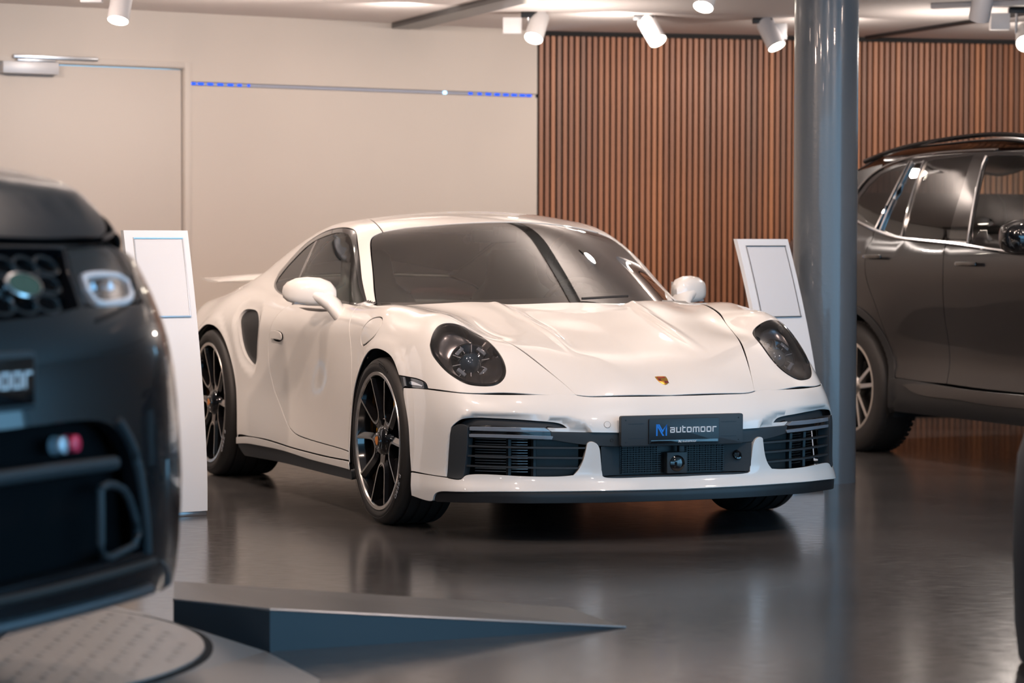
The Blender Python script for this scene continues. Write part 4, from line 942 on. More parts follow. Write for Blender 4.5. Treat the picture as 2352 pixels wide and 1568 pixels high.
def wheel(cx, sy, Rt, hw, Rr, yface, mark=True):
    """wheel standing on the ground; sy = -1 right side. Local z = outward."""
    o = D.objects.new('wheel', None); COL.objects.link(o); o.parent = car
    # local axes: z outward; x forward; y up (right side) / down mirrored for the left side
    if sy < 0: Mx = Matrix(((1, 0, 0, cx), (0, 0, -1, -yface), (0, 1, 0, Rt), (0, 0, 0, 1)))
    else: Mx = Matrix(((-1, 0, 0, cx), (0, 0, 1, yface), (0, 1, 0, Rt), (0, 0, 0, 1)))
    o.matrix_local = Mx
    W = 2*hw   # outer sidewall plane at z = 0, centre at -hw
    prof = [(Rr-.004, -.020), (Rr+.002, -.008), (Rr+.010, -.003), (Rr+.022, -.001), (Rt-.040, -.001), (Rt-.026, -.004), (Rt-.014, -.010), (Rt-.006, -.018), (Rt-.001, -.030)]
    gr = [hw*.42, hw*.80, hw*1.20, hw*1.58]
    for g in gr: prof += [(Rt, -(g-.006)), (Rt-.007, -(g-.0055)), (Rt-.007, -(g+.0055)), (Rt, -(g+.006))]
    prof += [(Rt-.001, -(W-.03)), (Rt-.006, -(W-.018)), (Rt-.014, -(W-.010)), (Rt-.04, -W), (Rr+.01, -W), (Rr-.004, -(W-.02))]
    MB().lathe(prof, 96).build('tyre', M['rubber'], o, smooth=True)
    MB().lathe([(Rr+.0305, .0006), (Rr+.032, .0012), (Rr+.0335, .0006)], 96).build('sidewall_bead', M['rubber'], o, smooth=True)
    MB().lathe([(Rr-.018, -.012), (Rr-.015, -.006), (Rr-.002, -.004), (Rr+.001, -.008), (Rr-.001, -.016)], 96).build('rim_lip', M['silver'], o, smooth=True)
    MB().lathe([(Rr-.017, -.012), (Rr-.022, -.03), (Rr-.03, -.06), (Rr-.035, -W*.75), (Rr-.02, -W)], 72).build('rim_barrel', M['gloss'], o, smooth=True)
    # five windows edged in bright metal; between them glossy black spokes
    k = (Rr-.016)/.27
    def win(n=9):
        L = [(.098, 0), (.101, .017), (.114, .031), (.145, .044), (.19, .057), (.235, .070), (.262, .078)]
        left = [(r*k if i else r*k, t*k) for i, (r, t) in enumerate(L)]
        a0 = math.atan2(left[-1][1], left[-1][0]); rr = Rr-.017
        arc = [(rr*cos(a0-(2*a0)*j/8), rr*sin(a0-(2*a0)*j/8)) for j in range(9)]
        pts = [tuple(q) for q in spl(left, .012)]
        return pts+arc+[(x, -y) for x, y in pts[::-1]][:-1]
    wp = np.array(win()); 
    if False: pass
    def zf(r): return -.030+.022*min(1, max(0, (r-.06)/.2))
    o1 = inset(wp, -.0085); o2 = inset(wp, -.027); o1 = o1; rmax = Rr-.014
    def clip(P_): return [(x*min(1, rmax/math.hypot(x, y)), y*min(1, rmax/math.hypot(x, y))) for x, y in P_]
    o1 = clip(o1); o2 = clip(o2)
    for j in range(5):
        a = radians(54+72*j); T = Matrix.Rotation(a, 4, 'Z')
        z = lambda P_, d: [(x, y, zf(math.hypot(x, y))+d) for x, y in P_]
        nW = len(wp)
        MB().loft([z(wp, 0)+[z(wp, 0)[0]], z(o1, 0)+[z(o1, 0)[0]]], False, False, T).build('spoke_edge', M['silver'], o)
        sp2 = MB(); R4 = [z(wp, -.040), z(wp, -.0006), z(o1, -.0006), z(o2, -.012), z(o2, -.040)]
        sp2.loft([r+[r[0]] for r in R4], False, False, T)
        # stem to the hub
        st_ = [(.045, -.030), (.045, .030), (.085, .026), (.105*k, .036), (.120*k, .044), (.108*k, .014), (.103*k, 0), (.108*k, -.014), (.120*k, -.044), (.105*k, -.036), (.085, -.026)]
        n_ = len(st_)
        sp2.add([(x, y, zf(x)-.002) for x, y in st_]+[(x, y, zf(x)-.040) for x, y in st_], [tuple(range(n_)), tuple(range(n_, 2*n_))[::-1]]+[(i, (i+1) % n_, n_+(i+1) % n_, n_+i) for i in range(n_)], T)
        sp2.build('spoke', M['gloss'], o)
    MB().lathe([(.034, -.012), (.050, -.016), (.062, -.030), (.070, -.055)], 40).build('hub', M['gloss'], o, smooth=True)
    MB().lathe([(.0005, -.004), (.024, -.004), (.027, -.007), (.034, -.008), (.036, -.016)], 40).build('centre_lock', M['steel'] if False else M['gloss'], o, smooth=True)
    MB().prism(shield(.030, .036), -.004, -.0025, Matrix.Rotation(.3 if cx > -1 else 1.4, 4, 'Z')).build('hub_crest', mat('crest_orange', (.75, .24, .03), .35, .3), o)
    for j in range(6): MB().box((-.004, -.003, -.012), (.004, .003, -.005), Matrix.Rotation(pi/3*j, 4, 'Z') @ Matrix.Translation((.030, 0, 0))).build('lock_notch', M['steel'], o)
    MB().lathe([(.07, -.105), (.205*k, -.105), (.205*k, -.135), (.07, -.135)], 64, loop=True).build('brake_disc', M['disc'], o)
    # caliper on the rear side of the disc
    sx = -1
    def arc(r0, r1, z0, z1, a0, a1, n=12):
        rings = []
        for q in range(n+1):
            a = a0+(a1-a0)*q/n; rings.append([(r0*cos(a), r0*sin(a), z0), (r1*cos(a), r1*sin(a), z0), (r1*cos(a), r1*sin(a), z1), (r0*cos(a), r0*sin(a), z1)])
        return MB().loft(rings)
    flip = 1 if sy < 0 else -1
    ca = radians(150) if sy < 0 else radians(30)
    arc(.125*k, .215*k, -.155, -.075, ca-.75, ca+.75).build('caliper', M['yellow'], o, bevel=.006)
    arc(.145*k, .195*k, -.075, -.068, ca-.5, ca+.5).build('caliper_bridge', M['yellow'], o, bevel=.002)
    MB().lathe([(.0005, -.16), (.12, -.16), (.12, -.20), (Rr-.03, -.21)], 48).build('wheel_backing', M['deep'], o)
    if sy < 0 and mark:
        if cx > -1:
            lettering('PIRELLI', Rt-.031, .0, radians(82), .020, M['letterd'], o, 'raised_lettering', 1)
            MB().lathe([(Rt-.012, .0005), (Rt-.0085, .0005)], 12, None, False, radians(70), radians(86)).build('brand_bar', M['letterd'], o)
            lettering('P ZERO', Rt-.032, .0002, radians(-42)+.35, .026, M['letter'], o, 'tyre_lettering', 1)
        else: lettering('P ZERO', Rt-.038, .0002, radians(-42)+.35, .028, M['letter'], o, 'tyre_lettering', 1)
    return o
wheel(0, -1, .343, .127, .2855, .9185); wheel(0, 1, .343, .127, .2855, .9185, False)
wheel(-2.45, -1, .361, .157, .298, .955); wheel(-2.45, 1, .361, .157, .298, .955, False)
# wheel-arch liners, floor pan and dark cores
def liner(pts, y0, y1, sd):
    P_ = [(x, z) for x, z in pts]; mb = MB()
    mb.loft([[(x, sd*y0, z) for x, z in P_], [(x, sd*y1, z) for x, z in P_]], False, False)
    mb.loft([[(x, sd*y1, z) for x, z in P_], [(x, sd*y1, .2) for x, z in P_]], False, False)
    return mb.build('arch_liner', M['liner'], car)
for sd in (-1, 1):
    liner([(x*1.015, z+.006) for x, z in ARCHF], .885, .62, sd); liner([(-2.45+(x+2.45)*1.015, z+.006) for x, z in ARCHR], .915, .60, sd)
MB().box((-3.2, -.62, .165), (.72, .62, .20)).build('floor_pan', M['black'], car)
MB().box((-1.88, -.80, .16), (-.45, .80, .30)).build('floor_pan', M['black'], car)
MB().box((-.38, -.60, .2), (.5, .60, .66)).build('front_bay_filler', M['deep'], car)  # added black box under the bonnet, keeps the panel gaps dark
MB().box((-2.9, -.58, .2), (-2.0, .58, .78)).build('engine_bay_filler', M['deep'], car)  # added black box in the tail, closes the view through the gaps
# ------------------------------------------------------------------ cabin
def cushion(name, secs, m, parent):  # secs: (cx,cy,cz,hx,hy) rings stacked
    rings = []
    for cx, cy, cz, hx, hy in secs:
        rings.append([(cx+hx*math.copysign(abs(cos(t))**.6, cos(t)), cy+hy*math.copysign(abs(sin(t))**.6, sin(t)), cz) for t in [2*pi*k/20 for k in range(20)]])
    return MB().loft(rings).build(name, m, parent, smooth=True)
for y in (-.37, .37):
    s_ = D.objects.new('seat', None); COL.objects.link(s_); s_.parent = car
    cushion('seat_cushion', [(-1.35, y, .34, .24, .24), (-1.35, y, .42, .26, .26), (-1.36, y, .48, .24, .24)], M['leather'], s_)
    cushion('backrest', [(-1.50, y, .46, .06, .25), (-1.56, y, .60, .075, .27), (-1.63, y, .78, .075, .26), (-1.68, y, .90, .07, .21), (-1.71, y, .96, .055, .14), (-1.72, y, 1.00, .05, .13), (-1.74, y, 1.09, .045, .12), (-1.745, y, 1.12, .03, .09)], M['leather'], s_)
ds = []
for y in np.linspace(-.70, .70, 21):
    b = .035*math.exp(-((y-.37)/.20)**2); z0 = .905-.02*abs(y)
    ds.append([(-.20-.25*abs(y)**1.6, y, z0-.02), (-.45, y, z0+.005+b*.3), (-.70, y, z0+b), (-.78, y, z0-.02+b*.8), (-.80, y, z0-.10), (-.72, y, .60), (-.3, y, .60)])
MB().loft(ds).build('dashboard', M['leather'], car, smooth=True)
sw_ = D.objects.new('steering_wheel', None); COL.objects.link(sw_); sw_.parent = car
sw_.matrix_local = Matrix.Translation((-.95, .37, .83)) @ Matrix.Rotation(radians(-66), 4, 'Y')
MB().lathe([(.170+.014*cos(t), .014*sin(t)) for t in [2*pi*k/10 for k in range(10)]], 40, loop=True).build('wheel_rim', M['leather'], sw_, smooth=True)
MB().lathe([(.0005, .012), (.05, .010), (.06, -.02)], 24).build('wheel_boss', M['leather'], sw_, smooth=True)
for a in (0, pi, -pi/2): MB().box((.05, -.016, -.008), (.165, .016, .006), Matrix.Rotation(a+pi/2, 4, 'Z')).build('wheel_spoke', M['steel'], sw_)
MB().box((-1.02, -.11, 1.155), (-.99, .11, 1.215)).build('rear_view_mirror', M['black'], car, bevel=.01)
MB().box((-1.00, -.01, 1.19), (-.93, .01, 1.235)).build('mirror_stalk', M['black'], car)
hlin = panel('headliner', M['headl'], car, sT, [[(-.90, 0, 1.2), (-1.0, .3, 1.2), (-1.07, .50, 1.2)], [(-1.07, .5, 1.2), (-1.5, .47, 1.2), (-1.88, .42, 1.2)], [(-1.88, .42, 1.2), (-1.94, 0, 1.2)]]+[[(-1.94, 0, 1.2), (-1.88, -.42, 1.2)], [(-1.88, -.42, 1.2), (-1.5, -.47, 1.2), (-1.07, -.5, 1.2)], [(-1.07, -.5, 1.2), (-1.0, -.3, 1.2), (-.90, 0, 1.2)]], [], step=.06, off=-.025, mirror=False, side=1)
for sd in (-1, 1):
    MB().box((-1.9, sd*.80-.02, .30), (-.50, sd*.80+.02, .86)).build('door_card', M['leather'], car, bevel=.015)
MB().box((-2.05, -.60, .30), (-1.95, .60, .84)).build('rear_bulkhead', M['leather'], car, bevel=.02)
MB().box((-2.6, -.50, .80), (-1.98, .50, .86)).build('parcel_shelf', M['leather'], car, bevel=.02)
# wipers
for pts in ([(-.135, .06, .918), (-.15, .18, .923), (-.19, .30, .926)],):
    MB().tube(pts, .006, 6).build('wiper_blade', M['black'], car)
MB().box((-.26, -.5, .80), (-.12, .5, .85)).build('cowl', M['black'], car)
# ------------------------------------------------------------------ dark SUV behind the column
suv = thing('suv', 'dark grey metallic SUV parked behind the column at the right edge', 'car', (2.72, 15.13, 0), .40-pi/2)
uA = (.35, .62)
uS_, uG_, uT_, uF_ = Space('S', fsuv, uA), Space('G', fsuv), Space('T', fsuv), Space('F', fsuv, px=2.6)
ua = lambda l: snapy(fsuv, l).tolist()
arcR = [(.46*cos(t)*1.0, .36+.46*sin(t)) for t in np.linspace(radians(-18), radians(198), 22)]
arcF = [(2.86+.46*cos(t), .36+.46*sin(t)) for t in np.linspace(radians(-18), radians(198), 22)]
bl = [(-.12, 1.285), (.05, 1.245), (.25, 1.205), (.465, 1.175), (.93, 1.150), (1.4, 1.118), (1.8, 1.095), (2.1, 1.08)]
WT_ = [(-.155, 1.34), (-.185, 1.42), (-.12, 1.50), (0, 1.562), (.17, 1.602), (.32, 1.622), (.75, 1.636), (1.1, 1.634), (1.34, 1.622), (1.6, 1.55), (1.9, 1.36), (2.1, 1.18), (2.18, 1.08)]
dB = [(.95, .42), (.945, .64), (.940, .78), (.965, .95), (.972, 1.06), (.94, 1.149)]
dR = [(.43, .44), (.415, .55), (.362, .66), (.289, .81), (.20, .97), (.181, 1.09), (.165, 1.155), (.15, 1.222)]
sill = [(.44, .42), (.95, .415), (1.6, .41), (2.40, .41)]
dF = [(2.40, .41), (2.35, .7), (2.30, .95), (2.14, 1.08)]
panel('rear_door', M['suv'], suv, uS_, [ua(dR), ua([dR[-1]]+bl[3:4]+[(.93, 1.150)]), ua(dB[::-1]), ua([dB[0], (.7, .42), (.43, .425)])], step=.05, bstep=.03, gap=.003)
panel('front_door', M['suv'], suv, uS_, [ua(dB), ua([(.94, 1.149)]+bl[5:]), ua([bl[-1], dF[-1]]), ua(dF[::-1]), ua([dF[0], (1.6, .41), (.95, .42)])], step=.05, bstep=.03, gap=.003)
rear = [(-.86, 1.10), (-.88, .9), (-.88, .6), (-.80, .40)]
rg = [(-.80, .90, .40)]
panel('rear_quarter', M['suv'], suv, uS_, [ua(dR), ua([bl[2], bl[1], bl[0]]), ua([bl[0], (-.155, 1.34), (-.185, 1.42), (-.12, 1.50), (0, 1.562)])[0:], ua([(0, 1.562), (-.02, 1.60)]), ua([(-.02, 1.60), (-.4, 1.55), (-.70, 1.42), (-.86, 1.10)]), ua(rear), ua([rear[-1], arcR[-1]]), ua(arcR[::-1]), ua([arcR[0], (.43, .43)])], step=.05, bstep=.03, gap=.003)
panel('front_fender', M['suv'], suv, uS_, [ua(dF), ua([dF[-1], (2.5, 1.04), (3.0, .97), (3.35, .88)]), ua([(3.35, .88), (3.38, .6), (3.36, .45)]), ua([(3.36, .45), arcF[0]]), ua(arcF), ua([arcF[-1], dF[0]])], step=.06, bstep=.03, gap=.003)
panel('cant_rail', M['suv'], suv, uS_, [ua([(-.02, 1.605)]+[(x, z+.004) for x, z in WT_[4:]]), [tuple(ua([WT_[-1]])[0]), (2.16, .80, 1.12), (1.7, .66, 1.52), (1.4, .60, 1.66)], [(1.4, .60, 1.66), (.8, .58, 1.70), (.2, .57, 1.67), (-.2, .58, 1.63)], [(-.2, .58, 1.63), tuple(ua([(-.02, 1.605)])[0])]], step=.05, bstep=.03, gap=.001)
rf = [[(1.42, 0, 1.7), (1.42, .58, 1.65)], [(1.42, .58, 1.65), (.8, .57, 1.70), (.2, .56, 1.67), (-.3, .56, 1.62)], [(-.3, .56, 1.6), (-.75, .52, 1.5)], [(-.75, .52, 1.5), (-.78, 0, 1.5)]]
mm_ = lambda s: s+[[(x, -y, z) for x, y, z in q][::-1] for q in s[::-1]]
panel('roof', M['suv'], suv, uT_, mm_(rf), [], step=.08, bstep=.04, mirror=False, side=1)
wsu = [[(2.30, 0, 1.1), (2.2, .5, 1.1), (2.05, .76, 1.1)], [(2.05, .76, 1.1), (1.75, .68, 1.4), (1.44, .58, 1.64)], [(1.44, .58, 1.64), (1.44, 0, 1.7)]]
panel('windscreen', M['glass'], suv, uT_, mm_(wsu), [], step=.08, bstep=.05, mirror=False, side=1)
hdu = [[(3.42, 0, .9), (3.35, .5, .9), (3.25, .72, .9)], [(3.25, .72, .9), (2.6, .80, 1.0), (2.15, .82, 1.1)], [(2.15, .82, 1.1), (2.25, .5, 1.1), (2.34, 0, 1.1)]]
panel('bonnet', M['suv'], suv, uT_, mm_(hdu), [], step=.08, bstep=.05, mirror=False, side=1)
fbu = [[(3.6, 0, .84), (3.4, .6, .84), (3.3, .8, .82)], [(3.3, .8, .82), (3.35, .85, .3)], [(3.35, .85, .3), (3.5, .5, .3), (3.6, 0, .3)]]
panel('front_bumper', M['suv'], suv, uF_, mm_(fbu), [], step=.08, bstep=.05, mirror=False, side=1)
# windows (each pane its own), black pillars and bright trim
panes = [('quarter_window', 'pglass', [(-.110, 1.335), (-.138, 1.405), (-.085, 1.475), (.007, 1.535), (.14, 1.572), (.262, 1.591), (.24, 1.532), (.216, 1.435), (.189, 1.313), (.165, 1.246), (.048, 1.275), (-.110, 1.335)]),
 ('rear_vent_window', 'pglass', [(.232, 1.228), (.252, 1.331), (.277, 1.464), (.306, 1.585), (.395, 1.596), (.401, 1.462), (.418, 1.329), (.436, 1.195), (.34, 1.207), (.232, 1.228)]),
 ('rear_door_window', 'pglass', [(.485, 1.190), (.470, 1.305), (.445, 1.425), (.430, 1.590), (.504, 1.606), (.876, 1.620), (.886, 1.50), (.906, 1.348), (.930, 1.170), (.714, 1.176), (.485, 1.190)]),
 ('front_door_window', 'sglass', [(1.165, 1.152), (1.115, 1.30), (1.060, 1.474), (1.030, 1.606), (1.104, 1.612), (1.33, 1.606), (1.55, 1.54), (1.80, 1.39), (2.0, 1.20), (2.05, 1.11), (1.7, 1.118), (1.431, 1.134), (1.165, 1.152)])]
for nme, mk, xz in panes:
    P_ = ua(xz); segs = [P_[i:i+2] for i in range(len(P_)-1)]
    panel(nme, M[mk], suv, uG_, segs, step=.06, bstep=.03, gap=0, off=-.004, flange=.004)
hol = []
segs = [ua(bl), ua([bl[-1], WT_[-1]]), ua(WT_[::-1]), ua([WT_[0], bl[0]])]
panel('window_frame', M['gloss'], suv, uG_, segs, [[np.array(ua(xz)).tolist()[i:i+2] for i in range(len(xz)-1)] for _, _, xz in panes], step=.05, bstep=.03, gap=.002, off=-.002, flange=.006)
def trimline(pts, r, nm, m=M['chrome'], off=.004, sds=(-1, 1), prt=None):
    P_ = np.array(ua(pts)); P_ = np.array(spl(P_, .05)); N_ = fnorm(fsuv, P_)
    for sd in sds: MB().tube([tuple((p_+n_*off)*[1, sd, 1]) for p_, n_ in zip(P_, N_)], r, 6).build(nm, m, prt or suv, smooth=True)
trimline([(x, z+.006) for x, z in bl[:-1]], .009, 'window_trim')
trimline([(-.12, 1.285), (-.165, 1.34), (-.195, 1.42), (-.13, 1.505), (0, 1.57), (.17, 1.608), (.32, 1.629), (.75, 1.642), (1.1, 1.640)], .006, 'window_trim')
for l in ([(.170, 1.235), (.195, 1.313), (.222, 1.435), (.247, 1.532), (.270, 1.60)], [(.222, 1.228), (.242, 1.331), (.267, 1.464), (.296, 1.60)], [(.460, 1.19), (.445, 1.305), (.424, 1.425), (.413, 1.60)], [(1.145, 1.15), (1.095, 1.30), (1.040, 1.474), (1.012, 1.61)]): trimline(l, .008, 'window_trim')
trimline([(-.20, 1.60), (.1, 1.66), (.5, 1.70), (.9, 1.71), (1.3, 1.67)], .014, 'roof_rail', M['gloss'], .02)
for sd in (-1, 1):
    for x, z in ((.30, 1.082), (1.235, 1.050)):
        p_ = np.array(ua([(x, z)])[0]); MB().loft([[(x+dx, sd*(p_[1]+o_), z+dz) for dz in (-.011, .011) for o_ in ((.018, .032) if dz < 0 else (.032, .018))] for dx in (-.10, -.03, .04, .09)]).build('door_handle', M['gloss'], suv, bevel=.004)
        MB().tube([(x-.10, sd*(p_[1]-.002), z), (x-.10, sd*(p_[1]+.028), z)], .008, 6).build('handle_mount', M['chrome'], suv)
    mp_ = D.objects.new('door_mirror', None); COL.objects.link(mp_); mp_.parent = suv
    rings = []
    for y, hx, hz, cx in ((.955, .03, .03, 1.90), (.97, .07, .075, 1.89), (1.02, .085, .090, 1.87), (1.08, .08, .085, 1.85), (1.12, .055, .06, 1.83), (1.135, .015, .02, 1.82)):
        rings.append([(cx+hx*math.copysign(abs(cos(t))**.7, cos(t)), sd*y, 1.185+hz*math.copysign(abs(sin(t))**.7, sin(t))) for t in [2*pi*k/20 for k in range(20)]])
    MB().loft(rings).build('mirror_shell', M['gloss'], mp_, smooth=True)
    MB().box((1.84, min(sd*.87, sd*.99), 1.10), (1.93, max(sd*.87, sd*.99), 1.13)).build('mirror_arm', M['gloss'], mp_, bevel=.01)
# black arch trim, sill cladding, bright sill panel
for cx, arc_ in ((0, arcR), (2.86, arcF)):
    ins_ = [(cx+(x-cx)*.93, .36+(z-.36)*.93) for x, z in arc_]
    panel('arch_trim', M['black'], suv, uS_, [ua(arc_), ua([arc_[-1], ins_[-1]]), ua(ins_[::-1]), ua([ins_[0], arc_[0]])], step=.04, bstep=.03, gap=0, off=.006, flange=.03)
panel('sill_cladding', M['black'], suv, uS_, [ua([(.43, .425), (.95, .412), (1.6, .405), (2.42, .405)]), ua([(2.42, .405), (2.40, .255)]), ua([(2.40, .255), (1.5, .25), (.46, .25)]), ua([(.46, .25), (.43, .425)])], step=.05, bstep=.03, off=.008, flange=.08)
panel('sill_panel', M['suv'], suv, uS_, [ua([(.55, .395), (.65, .408), (1.125, .405), (2.3, .395)]), ua([(2.3, .395), (2.25, .335)]), ua([(2.25, .335), (1.34, .335), (1.05, .345), (.70, .352), (.55, .395)])], step=.05, bstep=.03, off=.018, flange=.02)
panel('rear_bumper_end', M['black'], suv, uS_, [ua([(-.45, .42), (-.80, .42)]), ua([(-.80, .42), (-.78, .28)]), ua([(-.78, .28), (-.46, .28)]), ua([(-.46, .28), (-.45, .42)])], step=.05, bstep=.03, off=.004, flange=.06)
def suv_wheel(cx, sy):
    o = D.objects.new('wheel', None); COL.objects.link(o); o.parent = suv; R = .36; W = .245
    o.matrix_local = Matrix(((1, 0, 0, cx), (0, 0, -1, -.925), (0, 1, 0, R), (0, 0, 0, 1))) if sy < 0 else Matrix(((-1, 0, 0, cx), (0, 0, 1, .925), (0, 1, 0, R), (0, 0, 0, 1)))
    MB().lathe([(.245, -.02), (.255, -.006), (.30, 0), (.335, -.006), (.352, -.02), (.36, -.04), (.36, -W+.04), (.352, -W+.02), (.335, -W+.006), (.255, -W)], 72).build('tyre', M['rubber'], o, smooth=True)
    tb_ = MB()
    for k in range(60):
        for s_ in (0, 1): tb_.box((.357, -.011, -.03-.2*s_-.02+.02*s_), (.364, .011, -.065-.13*s_), Matrix.Rotation(2*pi*k/60+.05*s_, 4, 'Z'))
    tb_.build('tread_blocks', M['rubber'], o, kind='stuff')
    MB().lathe([(.232, -.02), (.236, -.008), (.252, -.008), (.255, -.016)], 64).build('rim_lip', M['silver'], o, smooth=True)
    MB().lathe([(.234, -.012), (.22, -.06), (.21, -.2), (.02, -.2)], 48).build('rim_barrel', M['gloss'], o, smooth=True)
    for k in range(5):
        T = Matrix.Rotation(2*pi*k/5+.3, 4, 'Z')
        for s_ in (-1, 1): MB().add([(.05, s_*.012-.012, -.035), (.05, s_*.012+.012, -.035), (.238, s_*.05+.010, -.014), (.238, s_*.05-.010, -.014), (.05, s_*.012-.014, -.07), (.05, s_*.012+.014, -.07), (.238, s_*.05+.012, -.05), (.238, s_*.05-.012, -.05)], [(0, 1, 2, 3), (4, 7, 6, 5), (0, 4, 5, 1), (1, 5, 6, 2), (2, 6, 7, 3), (3, 7, 4, 0)], T).build('spoke', M['silver'], o)
    MB().lathe([(.0005, -.02), (.035, -.022), (.06, -.04), (.065, -.08)], 32).build('hub', M['silver'], o, smooth=True)
for cx in (0, 2.86):
    for sy in (-1, 1): suv_wheel(cx, sy)
for arc_ in (arcR, arcF):
    for sd in (-1, 1):
        mb = MB(); mb.loft([[(x, sd*.90, z) for x, z in arc_], [(x, sd*.60, z) for x, z in arc_]], False, False); mb.loft([[(x, sd*.60, z) for x, z in arc_], [(x, sd*.60, .25) for x, z in arc_]], False, False); mb.build('arch_liner', M['liner'], suv)
MB().box((-.75, -.80, .27), (3.3, .80, .34)).build('floor_pan', M['black'], suv) if False else MB().box((.5, -.85, .27), (2.36, .85, .36)).build('floor_pan', M['black'], suv)
MB().box((-.8, -.58, .35), (3.3, .58, .60)).build('floor_pan', M['black'], suv)
MB().box((-.82, -.75, .62), (-.80, .75, 1.45)).build('tailgate', M['suv'], suv)
for x in (.75, 1.65):
    for y in (-.42, .42):
        s_ = D.objects.new('seat', None); COL.objects.link(s_); s_.parent = suv
        cushion('backrest', [(x-.05, y, .75, .07, .24), (x-.12, y, 1.1, .07, .23), (x-.16, y, 1.22, .05, .12), (x-.19, y, 1.38, .05, .12), (x-.20, y, 1.42, .03, .09)], M['leather'], s_)
MB().box((1.9, -.80, .85), (2.3, .80, 1.06)).build('dashboard', M['leather'], suv, bevel=.03)
# ------------------------------------------------------------------ black SUV on the turntable (front corner in view)
n_ = .9
rr = thing('luxury_suv', 'glossy black SUV on the turntable, blurred in the left foreground', 'car', (-1.00-.906*n_, 5.30+.42*n_, .143), 1.134-pi/2)
rS_, rF_, rT_ = Space('S', frr, (.4, .7)), Space('F', frr, px=-.1, kr=.9), Space('T', frr)
ra = lambda l: snapy(frr, l).tolist()
def rF(pts): return pts
HDr = [(.735, 0, 1.02), (.733, .2, 1.02), (.722, .42, 1.02), (.690, .64, 1.02)]
HDs = [(.690, .64, 1.02), (.64, .74, 1.02), (.50, .82, 1.08), (.2, .86, 1.12), (-.3, .87, 1.15), (-.8, .87, 1.16)]
panel('bonnet', M['rr'], rr, rT_, mm_([HDr, HDs, [HDs[-1], (-.80, 0, 1.27)]]), [], step=.04, bstep=.025, mirror=False, side=1, gap=.004)
arcr = [(.43*cos(t), .38+.43*sin(t)) for t in np.linspace(radians(-12), radians(192), 22)]
HEADr = [(.734, .437, 1.008), (.717, .544, 1.012), (.695, .648, 1.014), (.700, .680, .999), (.724, .682, .966), (.743, .692, .928), (.764, .700, .886), (.789, .591, .884), (.812, .427, .884), (.816, .385, .886), (.780, .395, .946), (.734, .437, 1.008)]
GRr = [[(.75, 0, 1.008), (.746, .19, 1.008), (.735, .418, 1.004)], [(.735, .418, 1.004), (.774, .385, .955), (.817, .365, .884)], [(.817, .365, .884), (.831, .24, .872), (.842, 0, .862)]]
DUr = [[(.89, 0, .645), (.888, .159, .647), (.879, .331, .643), (.875, .414, .622), (.874, .470, .575)], [(.874, .470, .575), (.874, .500, .507), (.866, .535, .393), (.861, .550, .347)], [(.861, .550, .347), (.88, .379, .342), (.892, .15, .336), (.893, 0, .332)]]
lo_, hi_ = .22, 1.02
OUTr = [[(.735, 0, 1.017), (.733, .2, 1.017), (.722, .42, 1.017), (.690, .64, 1.017)], [(.690, .64, 1.017), (.60, .80, .98), (.50, .92, .93)], [(.50, .92, .93)]+ra([(.47, .7), (.44, .45), (.43, .30), (.43, .235)]), [tuple(ra([(.43, .235)])[0]), (.835, .6, .235), (.88, 0, .235)]]
hh_ = lambda l: [HEADr[i:i+2] for i in range(len(HEADr)-1)]
panel('front_bumper', M['rr'], rr, rF_, mm_(OUTr), [mm_(GRr), mm_(DUr), hh_(0), [[(x, -y, z) for x, y, z in s] for s in hh_(0)]], step=.035, bstep=.02, mirror=False, side=1, flange=.03, hflange=.03, gap=.003)
panel('front_fender', M['rr'], rr, rS_, [[tuple(OUTr[1][-1])]+[tuple(q) for q in ra([(.47, .7), (.44, .45)])], ra([(.44, .45), arcr[3]]), ra(arcr[3:]), ra([arcr[-1], (-.9, .45)]), ra([(-.9, .45), (-.9, .9), (-.85, 1.10)]), HDs[::-1][0:], [HDs[0], (.60, .80, .98), OUTr[1][-1]]], step=.05, bstep=.03, gap=.003)
panel('body_side', M['rr'], rr, rS_, [ra([(-.9, .45), (-.9, .9), (-.85, 1.10)]), ra([(-.85, 1.10), (-2, 1.12), (-3.6, 1.12)]), ra([(-3.6, 1.12), (-3.7, .7), (-3.6, .4)]), ra([(-3.6, .4), (-2, .3), (-.9, .35)])], step=.12, bstep=.06, gap=.003)
panel('grille_backing', M['deep'], rr, rF_, mm_(GRr), [], step=.05, mirror=False, side=1, off=-.04, gap=-.01)
panel('duct_backing', M['deep'], rr, rF_, mm_(DUr), [], step=.05, mirror=False, side=1, off=-.06, gap=-.01)
def onr(pts, off):
    q = spl(rF_.to2(pts), .03); P_ = rF_.pos(q); N_ = fnorm(frr, P_); return [tuple(a+b*off) for a, b in zip(P_, N_)]
# honeycomb grille bars: each hexagon ring a part
for r_ in range(3):
    for c_ in range(-4, 5):
        cy = c_*.088+(.044 if r_ % 2 else 0); cz = .975-.040*r_
        if abs(cy) > .355-.012*r_: continue
        hx = [(.83, cy+.046*cos(t), cz+.019*sin(t)) for t in [2*pi*k/14 for k in range(15)]]
        P_ = rF_.pos(rF_.to2(hx)); N_ = fnorm(frr, P_); MB().tube([tuple(a-b*.012) for a, b in zip(P_, N_)], .0075, 6).build('grille_ring', M['gloss'], rr)
bd_ = D.objects.new('oval_badge', None); COL.objects.link(bd_); bd_.parent = rr
P_ = rF_.pos(rF_.to2([(.803, .176, .928)])); N_ = Vector(fnorm(frr, P_)[0]); bd_.matrix_local = Matrix.Translation(Vector(P_[0])+N_*.006) @ N_.to_track_quat('Z', 'Y').to_matrix().to_4x4()
bd_['label'] = 'oval green and silver badge'
E_ = Matrix.Diagonal((.066, .030, 1, 1))
MB().lathe([(1, -.006), (1.0, .004), (.86, .006)], 40, E_).build('badge_rim', M['chrome'], bd_, smooth=True)
